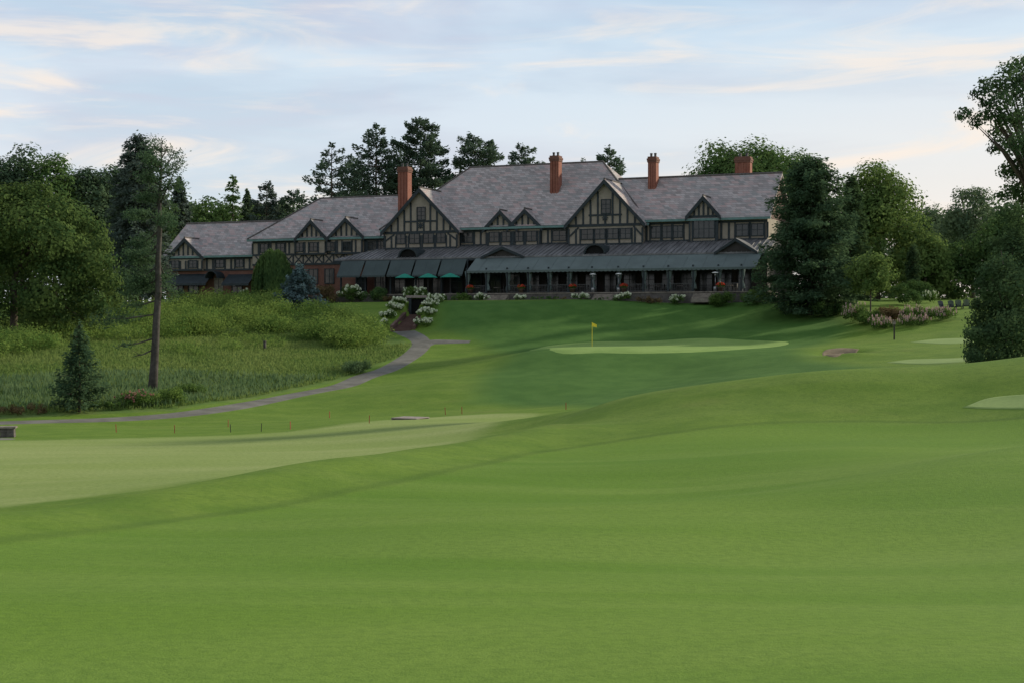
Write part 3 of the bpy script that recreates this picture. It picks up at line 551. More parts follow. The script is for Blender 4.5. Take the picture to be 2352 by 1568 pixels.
for sd,side,sg in ((0,'left',1),(1,'right',-1)):
    for i,(u,lb) in enumerate([(.98,'highest'),(.66,'second highest'),(.36,'second lowest'),(.06,'lowest')]):
        x,y=stair_pt(u,sg*2.2); z=H(x,y); pyt=740-(z+.95)/y*F; pyb=740-z/y*F
        shrub('hydrangea','white hydrangea on the %s of the brick stair, %s of its row'%(side,lb),'hydrangea',px_of(x,y),y,pyt,pyb,40,'shrub',250+i+10*sd,'bloom_white',40,br=.14,deep=1.2)
for i,(px,Y,top,bot,wp,mt,bl,nb,lb) in enumerate([(1962,149,697,738,66,'shrub','bloom_pink',40,'tall pink flowering clump at the left end of the garden bed'),(2045,148,702,740,60,'rust_leaf',None,0,'reddish leaved shrub in the middle of the garden bed'),(2110,147,704,742,90,'shrub','bloom_pink',50,'pale pink flower drift right of the reddish shrub'),(2030,144,728,756,70,'shrub','bloom_pink',50,'front flower clump at the foot of the garden bed'),(2095,144,722,752,70,'shrub','bloom_pink',50,'front flower drift in the middle of the garden bed slope'),(2165,146,708,736,70,'shrub','bloom_pink',44,'flower drift at the right end of the garden bed'),(2078,162,650,698,72,'shrub_dark',None,0,'rounded dark bush behind the garden bed'),(2140,166,668,690,40,'shrub','bloom_white',20,'small white flowering bush left of the lawn chairs'),(1900,154,690,708,90,'shrub_dark',None,0,'low dark bush under the right side of the big fir'),(2110,170,640,690,60,'shrub_dark',None,0,'dark hedge behind the rounded bush'),(1995,147,706,744,60,'shrub',None,0,'green leafy clump right of the tall pink clump in the garden bed')]):
    shrub('flowering_shrub' if bl else 'shrub',lb,'bush',px,Y,top,bot,wp,mt,270+i,bl,int(nb*1.6),leaf=.17,br=.085,spike=True)
for i,(px,Y,top,bot,wp,mt,bl,nb,lb) in enumerate([(312,104,895,955,90,'shrub','bloom_rose',55,'pink flowered bush at the foot of the half dead pine'),(385,106,888,945,80,'goldenrod',None,0,'yellow green bush right of the half dead pine trunk'),(245,103,918,958,90,'shrub',None,0,'low green bush between the young pine and the pink bush'),(45,99,925,962,110,'rust_leaf',None,0,'brownish low shrub at the left edge above the path'),(100,102,930,962,70,'shrub',None,0,'green low shrub left of the young pine'),(820,131,822,850,60,'reed',None,0,'greyish low bush beside the bend of the path'),(790,133,845,868,70,'reed',None,0,'small pale bush on the meadow edge below the greyish bush'),(430,112,880,925,90,'shrub',None,0,'green bush on the meadow edge farthest right of the pine trunk')]):
    shrub('shrub',lb,'bush',px,Y,top,bot,wp,mt,300+i,bl,nb,leaf=.13,br=.07)
# goldenrod thicket + meadow grass (uncountable)
def scatter(poly_px,n,r):
    W=np.array([hit(*p) for p in poly_px]); lo,hi=W.min(0),W.max(0); q=r.uniform(lo,hi,(n*4,2)); q=q[sdf(W,q[:,0],q[:,1])>0][:n]; return q
rg=np.random.RandomState(77); LB=[]
for poly,n,hh_ in (([(385,716),(470,702),(600,704),(700,714),(800,742),(872,765),(868,785),(790,800),(740,800),(690,775),(560,765),(450,775),(385,780)],200,1.5),([(-60,780),(60,745),(240,720),(380,716),(380,790),(240,785),(60,820),(-60,830)],110,1.35),([(740,770),(872,770),(868,792),(760,806)],30,1.6),([(380,790),(520,770),(600,778),(640,800),(500,815),(400,830)],18,.9)):
    for x,y in scatter(poly,n,rg):
        h=hh_*rg.uniform(.45,1.5); rr=h*rg.uniform(.75,1.2); LB.append(((x,y,H(x,y)+h*.5),rr))
P,Nn=lobe_leaves(LB,.22,.62,rg,.62,.66,None); A,B=frames(Nn,rg); A[:,2]+=.3; A=nrm(A); n=len(P); Ln=.22*rg.uniform(.7,1.3,n)
o=leafs('goldenrod_thicket',P,A,B,Ln,Ln*.55,'goldenrod'); tag(o,'rounded yellow green goldenrod thicket covering the upper meadow','wild plants',kind='stuff')
q=scatter([(-100,790),(60,790),(240,770),(385,780),(560,765),(700,775),(800,800),(945,790),(925,815),(800,862),(640,898),(400,938),(0,955),(-100,960)],52000,rg)
z=Hv(q[:,0],q[:,1]); n=len(q); A=nrm(rg.normal(size=(n,3))*.45+[0,0,1]); B=nrm(np.cross(A,rg.normal(size=(n,3)))); Ln=rg.uniform(.16,.44,n)
P=np.stack([q[:,0],q[:,1],z],-1)+A*(Ln/2)[:,None]; o=leafs('meadow_grass',P,A,B,Ln,.10,'meadow'); tag(o,'uncut meadow grass on the slope left of the path','grass',kind='stuff')
q=scatter([(-100,880),(150,862),(400,855),(640,868),(760,866),(640,897),(400,935),(0,950)],8000,rg)
z=Hv(q[:,0],q[:,1]); n=len(q); A=nrm(rg.normal(size=(n,3))*.25+[0,0,1]); B=nrm(np.cross(A,rg.normal(size=(n,3)))); Ln=rg.uniform(.35,.75,n)
P=np.stack([q[:,0],q[:,1],z],-1)+A*(Ln/2)[:,None]; o=leafs('reed_bed',P,A,B,Ln,.09,'reed'); tag(o,'band of taller bluish reeds at the bottom of the meadow','reeds',kind='stuff')
# ------------------------------------------------------------ clubhouse
CH=empty('clubhouse',(O0.x,O0.y,ZB),-YAW,'long half timbered clubhouse with slate roofs, brick chimneys and awning covered veranda','building')
S=lambda px,t,py=600: Lc(px,py,t)[0]
hh=lambda px,py,t: Lc(px,py,t)[1]
eM=hh(1180,520,-.6); rM=(hh(1080,382,9)+hh(1385,375,9))/2; sRL=S(1080,9,382); sRR=S(1385,9,375); sL=sRL-9.3; sR=sRR+9.3
eR=hh(1620,501,-.6); rR=(hh(1600,405,6.5)+hh(1750,400,6.5))/2; sRE=S(1797,6.5,398)
e2=hh(730,546,.4); r2=(hh(690,458,8)+hh(900,450,8))/2; s2L=S(568,.4,551)
e3=hh(475,587,1.4); r3=hh(490,513,8); s3L=S(369,1.4,588)
def hip(name,s0,s1,t0,t1,he,hr,ra,rb_,mat='slate'):
    mb=MB(); tm=(t0+t1)/2; a=[(s0,t0,he),(s1,t0,he),(s1,t1,he),(s0,t1,he)]; r0=(ra,tm,hr); r1=(rb_,tm,hr)
    mb.f([a[0],a[1],r1,r0]); mb.f([a[1],a[2],r1]); mb.f([a[2],a[3],r0,r1]); mb.f([a[3],a[0],r0]); mb.f(a[::-1])
    bmesh.ops.remove_doubles(mb.bm,verts=mb.bm.verts,dist=.001); o=mb.build(name,mat,CH)
    cp=MB()
    for p_,q_ in ((a[0],r0),(a[1],r1),(r0,r1)): cp.tube([p_,q_],.14,6)
    cp.build('ridge_cap','stone_dark',o); return o
hip('roof',sL,sR,-.6,18.6,eM,rM,sRL,sRR)
def groof(s0,s1,t0,t1,he,hr):
    mb=MB(); tm=(t0+t1)/2; th=.3
    mb.prismx([(t0,he),(tm,hr),(tm,hr-th),(t0,he-th)],s0,s1); mb.prismx([(t1,he),(tm,hr),(tm,hr-th),(t1,he-th)],s0,s1); o=mb.build('roof','slate',CH)
    c=MB(); c.tube([(s0,tm,hr+.03),(s1,tm,hr+.03)],.15,6); c.build('ridge_cap','stone_dark',o); return o
groof(sRR+3,sRE,-.6,13.6,eR,rR)
hip('roof',s2L,sL+8,.4,15.6,e2,r2,s2L+7.6,sL+4)
groof(s3L,s2L+5.5,1.4,14.6,e3,r3)
def gut(s0,s1,t,h):
    mb=MB(); mb.box(s0,s1,t-.16,t+.05,h-.34,h-.06); mb.build('gutter','trim_green',CH)
gut(sL+.2,sR,-.62,eM); gut(sR-1.5,sRE,-.62,eR); gut(s2L,sL+2,.38,e2); gut(s3L,s2L+.3,1.38,e3)
def wallbox(s0,s1,t0,t1,h0,h1,mat):
    mb=MB(); mb.box(s0,s1,t0,t1,h0,h1); return mb.build('wall',mat,CH)
hV=hh(1200,562,0)
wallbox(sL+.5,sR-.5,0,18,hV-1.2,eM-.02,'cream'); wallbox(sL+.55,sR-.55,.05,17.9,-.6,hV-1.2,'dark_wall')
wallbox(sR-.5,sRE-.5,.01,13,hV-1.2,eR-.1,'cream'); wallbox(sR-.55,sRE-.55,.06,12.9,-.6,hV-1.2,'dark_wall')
mb=MB(); mb.prismx([(.3,eR-.1),(6.5,rR-.45),(12.7,eR-.1)],sRE-.9,sRE-.5); mb.build('wall','brick_dark',CH)
mb=MB(); mb.prismx([(2.3,e3-.1),(8,r3-.45),(13.7,e3-.1)],s3L+.4,s3L+.8); mb.build('wall','cream',CH)
b2=hh(730,608,1); b3=hh(475,622,2)
wallbox(s2L+.5,sL+6,1,15,b2,e2-.02,'cream'); wallbox(s2L+.55,sL+6,1.05,14.9,-1.5,b2,'brick_wall')
wallbox(s3L+.4,s2L+3,2,14,b3,e3-.02,'cream'); wallbox(s3L+.45,s2L+3,2.05,13.9,-1.5,b3,'brick_wall')
def window(s,h0,h1,w_,t,nx_=2,nz=2):
    mb=MB(); f=.11
    mb.box(s-w_/2-f,s-w_/2,t-.13,t+.01,h0-f,h1+f); mb.box(s+w_/2,s+w_/2+f,t-.13,t+.01,h0-f,h1+f); mb.box(s-w_/2,s+w_/2,t-.13,t+.01,h1,h1+f); mb.box(s-w_/2,s+w_/2,t-.16,t+.01,h0-f,h0)
    for i in range(1,nx_): x=s-w_/2+w_*i/nx_; mb.box(x-.035,x+.035,t-.09,t-.05,h0,h1)
    for i in range(1,nz): z_=h0+(h1-h0)*i/nz; mb.box(s-w_/2,s+w_/2,t-.085,t-.052,z_-.03,z_+.03)
    o=mb.build('window','timber',CH); p_=MB(); p_.box(s-w_/2,s+w_/2,t-.048,t-.004,h0,h1); p_.build('pane','glass',o); return o
def frame_band(mb,s0,s1,h0,h1,t,sp,skip,top=True,bw=.2):
    mb.box(s0,s1,t-.075,t+.01,h0,h0+.26)
    if top: mb.box(s0,s1,t-.076,t+.01,h1-.24,h1)
    n=max(1,int((s1-s0)/sp))
    for i in range(n+1):
        x=s0+(s1-s0)*i/n
        if any(a-.25<x<b_+.25 for a,b_ in skip): continue
        mb.box(x-bw/2,x+bw/2,t-.07,t+.01,h0+.26,h1-.24)
    for a,b_ in skip:
        for x in (a-.2,b_+.2): mb.box(x-.1,x+.1,t-.068,t+.01,h0+.26,h1-.24)
def wins(lst,py0,py1,t,h=None):
    sk=[]
    for px,wp in lst:
        s=S(px,t,(py0+py1)/2); w_=wp*.0585; h0,h1=(hh(px,py1,t),hh(px,py0,t)) if h is None else h
        window(s,h0,h1,w_,t,2 if w_<2 else 4,2); sk.append((s-w_/2,s+w_/2))
    return sk
W0=(hV+.45,eM-.75)
mb=MB()
sk=wins([(1073,26),(1285,30)],530,562,0,W0); frame_band(mb,sL+.5,sR-.5,hV-.1,eM-.35,0,.95,sk,bw=.26); 
sk=wins([(1507,20),(1532,20),(1557,20),(1705,24),(1740,24)],510,543,.01,(hV+.5,eR-.9)); frame_band(mb,sR-.5,sRE-.5,hV-.1,eR-.4,.01,.95,sk,bw=.26)
sk=wins([(607,20),(645,20),(855,22),(875,14)],552,580,1,(b2+1.9,e2-.75)); frame_band(mb,s2L+.5,sL+2,b2+1.35,e2-.35,1,1.0,sk,bw=.26)
mb.box(s2L+.5,sL+2,.92,1.01,b2-.05,b2+.22)
x=s2L+1
while x<sL+1.5:
    mb.beam(x,b2+.25,x+1.1,b2+1.3,.16,.935,1.01); mb.beam(x,b2+1.3,x+1.1,b2+.25,.16,.932,1.01); mb.box(x+1.2,x+1.42,.93,1.01,b2+.22,b2+1.35); x+=1.62
sk=wins([(505,22),(550,20)],597,618,2,(b3+.5,e3-.7)); frame_band(mb,s3L+.4,s2L+.4,b3-.05,e3-.35,2,1.0,sk,bw=.28)
mb.build('timber_frame','timber',CH)
def gable(pxA,pyA,pxL,pyL,pxR,pyR,tf,tb,hb,studs=.95,winl=(),wy=None,smallwin=None,star=None,over=.45,brace=True):
    sA,hA=Lc(pxA,pyA,tf-over); s0,h0=Lc(pxL,pyL,tf-over); s1,h1=Lc(pxR,pyR,tf-over); half=(s1-s0)/2; sA=(s0+s1)/2*.5+sA*.5; he=(h0+h1)/2; k=(hA-he)/half
    mb=MB(); th=.32
    for sg in (-1,1): mb.prism([(sA,hA),(sA+sg*half,he),(sA+sg*half,he-th),(sA,hA-th)],tf-over,tb)
    rf=mb.build('gable_roof','slate',CH); cp=MB(); cp.tube([(sA,tf-over,hA+.03),(sA,tb,hA+.03)],.12,6); cp.build('ridge_cap','stone_dark',rf)
    mb=MB()
    for sg in (-1,1): mb.prism([(sA,hA-.04),(sA+sg*(half+.05),he-.09),(sA+sg*(half+.05),he-.66),(sA,hA-.64)],tf-over-.1,tf-over-.003-.02*(sg>0))
    mb.build('bargeboard','timber',rf)
    wl_=half-.45; mb=MB()
    mb.prism([(sA-wl_,hb),(sA+wl_,hb),(sA+wl_,hA-.35-k*wl_),(sA,hA-.35),(sA-wl_,hA-.35-k*wl_)],tf,tf+.9); wl=mb.build('gable_wall','cream',CH)
    mb=MB(); hr=he-.15; mb.box(sA-wl_,sA+wl_,tf-.10,tf+.01,hr-.15,hr+.18)
    n=int(2*wl_/studs)
    for i in range(1,n):
        x=sA-wl_+2*wl_*i/n; top=hA-.5-k*abs(x-sA)
        if top-hr>.35 and not(smallwin and abs(x-sA-smallwin[0])<smallwin[1]/2+.12): mb.box(x-.12,x+.12,tf-.08,tf+.01,hr+.18,top)
        elif smallwin and top-hr>.35: mb.box(x-.12,x+.12,tf-.08,tf+.01,hr+.18,smallwin[2]-.15)
    if smallwin: mb.box(sA-wl_*.45,sA+wl_*.45,tf-.085,tf+.01,smallwin[2]-.35,smallwin[2]-.13)
    if star:
        for a in (0,PI/4,PI/2,3*PI/4): mb.beam(sA-.42*math.cos(a),star-.42*math.sin(a),sA+.42*math.cos(a),star+.42*math.sin(a),.13,tf-.12-.004*a,tf-.05)
    sk=[]
    for px,wp in winl:
        s=S(px,tf,545); w_=wp*.0585; window(s,wy[0],wy[1],w_,tf,2 if w_<2.2 else 4,2); sk.append((s-w_/2,s+w_/2))
    frame_band(mb,sA-wl_,sA+wl_,hb,hr-.15,tf,.9,sk,False,.24)
    if brace and sk:
        mb.beam(sA-wl_+.1,hb+1.2,min(a for a,_ in sk)-.4,hr-.2,.2,tf-.09,tf+.01); mb.beam(sA+wl_-.1,hb+1.2,max(b_ for _,b_ in sk)+.4,hr-.2,.2,tf-.09,tf+.01)
    mb.build('timber_frame','timber',wl)
    if smallwin: window(sA+smallwin[0],smallwin[2],smallwin[3],smallwin[1],tf,2,3)
g1h=hh(960,505,-1.2); gable(960,431,877,537,1056,525,-1.2,10,hV-.4,winl=[(921,20),(952,24),(984,24),(1013,20)],wy=W0,smallwin=(0.1,1.1,g1h,hh(960,478,-1.2)),star=hh(960,519,-1.2))
g2h=hh(1389,490,-1.2); gable(1388,411,1296,519,1481,510,-1.2,10,hV-.4,winl=[(1349,26),(1378,22),(1408,22),(1437,22)],wy=W0,smallwin=(0.1,1.1,g2h,hh(1389,460,-1.2)),star=hh(1389,501,-1.2))
gable(1148,482,1108,526,1188,523,-.35,4,hV-.3,studs=.7,winl=[(1135,22),(1163,20)],wy=W0,brace=False,over=.3)
gable(1204,479,1165,523,1246,519,-.352,4,hV-.3,studs=.7,winl=[(1191,20),(1221,22)],wy=W0,brace=False,over=.3)
gable(713,504,676,549,752,545,.6,5,b2+1.35,studs=.7,winl=[(688,18),(720,20)],wy=(b2+1.9,e2-.75),brace=False,over=.3)
gable(793,499,752,545,836,541,.598,5,b2+1.35,studs=.7,winl=[(760,20),(797,20)],wy=(b2+1.9,e2-.75),brace=False,over=.3)
gable(1613,449,1576,497,1656,493,-.5,4.5,hV-.3,studs=.55,winl=[(1617,44)],wy=(hV+.35,eR-.3),brace=False,over=.35)
gable(423,546,381,593,467,589,1.5,6,b3,studs=.7,winl=[(402,22),(443,22)],wy=(b3+.5,e3-.75),brace=False,over=.35)
def chimney(pxL,pxR,top,t,hbase):
    s0,s1=S(pxL,t,top),S(pxR,t,top); ht=hh((pxL+pxR)/2,top,t); wd=s1-s0; m=.13
    mb=MB(); mb.box(s0+m,s1-m,t,t+1.3,hbase,ht-1.2)
    for x in np.linspace(s0+m+.25,s1-m-.25,3): mb.box(x-.12,x+.12,t-.09,t+.02,hbase,ht-1.25)
    o=mb.build('chimney','brick',CH)
    mb=MB(); mb.box(s0+.05,s1-.05,t-.1,t+1.4,ht-1.2,ht-.95); mb.box(s0,s1,t-.15,t+1.45,ht-.95,ht-.70); mb.box(s0+.1,s1-.1,t-.06,t+1.36,ht-.70,ht-.45); mb.build('chimney_cap','brick_wall',o)
    for k in range(2 if wd<2.3 else 3):
        x=s0+wd*(k+.75)/(2.5 if wd<2.3 else 3.5); q=MB(); q.lathe([(.17,ht-.45),(.16,ht-.1),(.20,ht-.08),(.20,ht+.02),(.1,ht+.06)],x,t+.65,8); q.build('chimney_pot','metal_dark',o)
chimney(912,938,376,4,e2); chimney(1261,1285,350,4.3,eM+2); chimney(1486,1509,352,4.6,eR+2); chimney(1686,1725,352,7.5,eR+3)
vb=8.35-ZB; tv=-6.0; sVL=S(768,tv,605); sVR=S(1762,tv,575); sVT=S(884,0,573)
mb=MB(); th=.18
def slab(mb,pts,th): mb.hexa([(x,y,z-th) for x,y,z in pts],pts)
slab(mb,[(sVL,tv,vb),(sVR,tv,vb),(sVR,.02,hV),(sVT,.02,hV)],th); slab(mb,[(sVL,tv,vb),(sVT,.02,hV),(sVT,3.0,hV),(sVL,3.0,vb)],th)
x=sVL+.5
while x<sVR-.2:
    k=1.0 if x>sVT else max(.02,(x-sVL)/(sVT-sVL)); e=(x,tv+(0-tv)*k,vb+(hV-vb)*k)
    mb.hexa([(x-.03,tv,vb),(x+.03,tv,vb),(x+.03,tv,vb+.08),(x-.03,tv,vb+.08)],[(x-.03,e[1],e[2]),(x+.03,e[1],e[2]),(x+.03,e[1],e[2]+.08),(x-.03,e[1],e[2]+.08)]); x+=.62
vr=mb.build('veranda_roof','seam',CH); mb=MB(); mb.box(sVL,sVR,tv-.06,tv+.06,vb-.45,vb-.19); mb.build('fascia','timber',vr)
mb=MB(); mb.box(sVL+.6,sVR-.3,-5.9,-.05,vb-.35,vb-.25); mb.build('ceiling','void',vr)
def eyebrow(px,py):
    s=S(px,tv+.6,py); r_=1.45; z0=vb+.12; mb=MB(); n=12
    for i in range(n):
        a,b_=PI*i/n,PI*(i+1)/n
        mb.prism([(s+r_*math.cos(a),z0+.85*r_*math.sin(a)),(s+r_*math.cos(b_),z0+.85*r_*math.sin(b_)),(s+(r_-.22)*math.cos(b_),z0+.85*(r_-.22)*math.sin(b_)),(s+(r_-.22)*math.cos(a),z0+.85*(r_-.22)*math.sin(a))],tv+.1,tv+4.2)
    o=mb.build('arched_dormer','timber',CH); f_=MB(); f_.prism([(s+(r_-.24)*math.cos(PI*i/n),z0+.85*(r_-.24)*math.sin(PI*i/n)) for i in range(n+1)],tv+.45,tv+.5); f_.build('louver','void',o)
eyebrow(940,600); eyebrow(1368,588)
def vgable(pxA,pyA,pxL,pxR):
    sA,hA=Lc(pxA,pyA,tv-.25); s0=S(pxL,tv-.25,595); s1=S(pxR,tv-.25,590); sA=(s0+s1)/2; hf=(s1-s0)/2; z0=vb+.02; mb=MB()
    for sg in (-1,1): mb.prism([(sA,hA),(sA+sg*hf,z0),(sA+sg*hf,z0-.15),(sA,hA-.16)],tv-.25,tv+4.8)
    o=mb.build('porch_gable','seam',CH); q=MB()
    for sg in (-1,1): q.prism([(sA,hA-.02),(sA+sg*hf,z0-.02),(sA+sg*hf,z0-.35),(sA,hA-.4)],tv-.33,tv-.255-.01*(sg>0))
    q.build('bargeboard','timber',o); q=MB(); q.prism([(sA-hf+.3,z0-.1),(sA+hf-.3,z0-.1),(sA,hA-.25)],tv+.05,tv+.12); q.build('pediment','dark_wall',o)
vgable(1153,566,1104,1203); vgable(1690,547,1640,1740)
def awning(s0,s1,ta,ha,tb,hb,mat,val=.32,sc_=.55):
    mb=MB(); slab(mb,[(s0,tb,hb),(s1,tb,hb),(s1,ta,ha),(s0,ta,ha)],.04); n=max(1,int((s1-s0)/sc_)); d=(s1-s0)/n
    for i in range(n):
        x0=s0+d*i; mb.prism([(x0,hb-.01),(x0+d,hb-.01),(x0+d,hb-val*.7),(x0+d*.75,hb-val*.95),(x0+d*.5,hb-val),(x0+d*.25,hb-val*.95),(x0,hb-val*.7)],tb-.02,tb)
    x=s0+1.6
    while x<s1-.5:
        mb.hexa([(x-.03,tb,hb),(x+.03,tb,hb),(x+.03,tb,hb+.03),(x-.03,tb,hb+.03)],[(x-.03,ta,ha),(x+.03,ta,ha),(x+.03,ta,ha+.03),(x-.03,ta,ha+.03)]); x+=2.4
    return mb.build('awning',mat,CH)
hb=6.45-ZB; sA0=S(1072,-9,630); sA1=S(1737,-9,612); hs=vb-.22
awning(sA0,sA1,tv-.08,hs,-9.0,hb,'awning')
e0=S(774,-7.2,636); e1=S(1066,-7.2,628)
for i in range(5):
    a=e0+(e1-e0)*i/5+.12; b_=e0+(e1-e0)*(i+1)/5-.12; awning(a,b_,tv-.08,hs-.05,-7.5,hb-.35,'awning_dark',.25)
fl=1.0
mb=MB(); mb.box(sVL+.3,sVR,-9.4,0,-.8,fl-.12); mb.build('terrace_wall','stone_dark',CH)
mb=MB(); mb.box(sVL+.2,sVR+.1,-9.5,.03,fl-.12,fl); mb.build('terrace_floor','stone',CH)
posts=[1072,1117,1165,1213,1260,1306,1360,1420,1478,1535,1592,1650,1703]
for i,px in enumerate(posts):
    s=S(px,-8.7,640); mb=MB(); mb.box(s-.09,s+.09,-8.8,-8.62,fl,hb+.35); mb.box(s-.14,s+.14,-8.85,-8.57,fl,fl+.25); mb.build('post','timber',CH)
    mb=MB(); mb.lathe([(.34,fl+.35),(.27,fl+.8),(.12,fl+1.25),(.13,fl+1.35),(.26,fl+1.8),(.36,hb-.02)],s+.02,-8.35,14,.12); mb.build('curtain','curtain',CH,True)
for i in range(6):
    s=e0+(e1-e0)*i/5; s=max(s,sVL+.5); mb=MB(); mb.box(s-.1,s+.1,-6.2,-6.0,fl,vb-.3); mb.build('post','timber',CH)
for i in range(len(posts)-1):
    if posts[i] in (1117,1360,1592): continue
    a,b_=S(posts[i],-8.7,640)+.15,S(posts[i+1],-8.7,640)-.15; mb=MB(); mb.box(a,b_,-8.75,-8.68,fl+.92,fl+1.0); mb.box(a,b_,-8.745,-8.685,fl+.1,fl+.17); n=int((b_-a)/.2)
    for k in range(n+1): x=a+(b_-a)*k/n; mb.box(x-.02,x+.02,-8.735,-8.695,fl+.17,fl+.92)
    mb.build('railing','metal_dark',CH)
for px in (1140,1390,1620):
    s=S(px,-10,688); mb=MB()
    for k in range(4): mb.box(s-1.5,s+1.5,-9.5-.36*(k+1),-9.45-.36*k,-.3,fl-.22*(k+1))
    mb.build('steps','stone',CH)
for px in range(830,1750,44):
    s=S(px,0,640); window(s,fl+.15,fl+2.6,1.5,.03,2,3)
for px,wp in ((720,22),(757,22),(597,18)): s=S(px,1.05,630); window(s,b2-2.6,b2-.7,wp*.06,1.04,2,2)
def canopy(pa,pb_):
    s0,s1=S(pa,.6,640),S(pb_,.6,640); ha=hh(pa,631,2.0); hb_=hh(pa,652,.2); mb=MB(); slab(mb,[(s0,.2,hb_),(s1,.2,hb_),(s1,2.03,ha),(s0,2.03,ha)],.05); mb.box(s0,s1,.18,.22,hb_-.3,hb_); return mb.build('awning','timber',CH)
canopy(374,476); canopy(512,574)
s=S(495,1.2,640); z0=hh(495,640,1.2); mb=MB(); n=10
for i in range(n):
    a,b_=PI*i/n,PI*(i+1)/n; mb.prism([(s+1.05*math.cos(a),z0+1.05*math.sin(a)),(s+1.05*math.cos(b_),z0+1.05*math.sin(b_)),(s+.98*math.cos(b_),z0+.98*math.sin(b_)),(s+.98*math.cos(a),z0+.98*math.sin(a))],0,2.03)
mb.build('door_canopy','timber',CH)
mb=MB(); zb_=hh(488,676,2); mb.box(s-.75,s+.75,1.95,2.06,zb_,z0+.1); d=mb.build('door','stone',CH); q=MB(); q.box(s-.04,s+.04,1.92,1.949,zb_,z0+.1); q.box(s+.1,s+.16,1.9,1.949,zb_+1,zb_+1.2); q.build('handle','metal_dark',d)
for px in (410,445,545): window(S(px,2.05,660),zb_+.2,zb_+1.9,1.6,2.04,2,2)
# ------------------------------------------------------------ terrace furniture
um=None
for i,(px,lb) in enumerate([(930,'green patio umbrella open on the terrace, leftmost of three'),(983,'green patio umbrella open on the terrace, middle of three'),(1034,'green patio umbrella open on the terrace, rightmost of three')]):
    t=-9.0; s=S(px,t,640); loc=Wd(s,t,fl); ztop=hh(px,629,t)-fl
    if um is None:
        um=empty('patio_umbrella',loc,.3,lb,'umbrella'); q=MB(); q.lathe([(1.30,ztop-.56),(1.28,ztop-.52),(.85,ztop-.32),(.4,ztop-.11),(.05,ztop)],0,0,8); q.build('canopy','umbrella',um)
        q=MB(); q.tube([(0,0,0),(0,0,ztop+.08)],.035); q.build('pole','metal_dark',um); q=MB(); q.lathe([(.32,0),(.32,.06),(.08,.1),(.06,.25)],0,0,12); q.build('base','metal_dark',um)
    else: dup(um,loc,.3+i*.2,lb)
ht_=None
for px,lb in [(1362,'slim white topped patio heater left of the middle, beside the middle steps'),(1421,'slim white topped patio heater just right of the one beside the middle steps'),(1643,'slim white topped patio heater alone near the right end of the awning')]:
    t=-9.15; s=S(px,t,650); loc=Wd(s,t,fl)
    if ht_ is None:
        ht_=empty('patio_heater',loc,0,lb,'patio heater'); q=MB(); q.lathe([(.22,0),(.22,.5),(.18,.56),(.05,.6)],0,0,14); q.build('base','steel',ht_,True)
        q=MB(); q.tube([(0,0,.55),(0,0,1.8)],.035); q.build('pole','steel',ht_,True); q=MB(); q.lathe([(.07,1.8),(.1,1.85),(.1,2.12),(.06,2.16)],0,0,12); q.build('burner','steel',ht_,True)
        q=MB(); q.lathe([(.42,2.17),(.41,2.19),(.24,2.27),(.04,2.31)],0,0,16); q.build('reflector','white',ht_,True)
    else: dup(ht_,loc,0,lb)
for i,(px,py) in enumerate([(1080,672),(1197,669),(1315,667),(1433,663),(1655,658)]):
    t=-9.15; s=S(px,t,py); loc=Wd(s,t,fl); od=['leftmost','second from left','third from left','fourth from left','rightmost'][i]
    pr=empty('flower_planter',loc,0,'planter of red flowers along the terrace edge, %s of five'%od,'planter'); q=MB(); q.lathe([(.24,0),(.34,.4),(.38,.42),(.38,.5),(.3,.5)],0,0,14); q.build('pot','pot',pr,True)
    r=np.random.RandomState(400+i); n=420; d=sph(r,n); P=d*np.array([.5,.5,.34])*(.6+.4*r.rand(n))[:,None]+[0,0,.70]; A,B=frames(d+r.normal(size=(n,3))*.4,r); leafs('foliage',P,A,B,.14,.09,'shrub',pr)
    n=85; d=sph(r,n); d[:,2]=abs(d[:,2]); P=d*np.array([.54,.54,.36])+[0,0,.72]; A,B=frames(d,r); o=leafs('blooms',P,A,B,.15,.13,'bloom_red',pr); o['kind']='stuff'
ch=empty('dining_chair',Wd(0,-7,fl),0,'dark dining chair beside a table under the long awning','chair','dining chairs under the awning')
q=MB(); q.box(-.23,.23,-.23,.23,.42,.47); q.build('seat','metal_dark',ch); q=MB(); q.box(-.23,.23,.2,.24,.55,.95); q.build('backrest','metal_dark',ch)
for x in (-.2,.2):
    for y in (-.2,.2): q=MB(); q.box(x-.02,x+.02,y-.02,y+.02,0,.42 if y<0 else .6); q.build('leg','metal_dark',ch)
tb=empty('dining_table',Wd(0,-7,fl),0,'dark round dining table under the long awning','table','dining tables under the awning')
q=MB(); q.lathe([(.48,.71),(.5,.72),(.5,.75),(.48,.76)],0,0,18); q.build('table_top','wood',tb); q=MB(); q.lathe([(.28,0),(.28,.04),(.05,.08),(.05,.71)],0,0,10); q.build('pedestal','metal_dark',tb)
first=True
for px in (1095,1142,1190,1237,1284,1333,1450,1508,1563,1675):
    s=S(px,-7.4,655); l=Wd(s,-7.4,fl)
    if first: tb.location=l
    else: dup(tb,l,0,tb['label'],tb['group'])
    for k,(dx,rz) in enumerate(((-.75,PI/2),(.75,-PI/2))):
        l=Wd(s+dx,-7.4,fl)
        if first and k==0: ch.location=l; ch.rotation_euler=(0,0,rz-YAW)
        else: dup(ch,l,rz-YAW,ch['label'],ch['group'])
    first=False
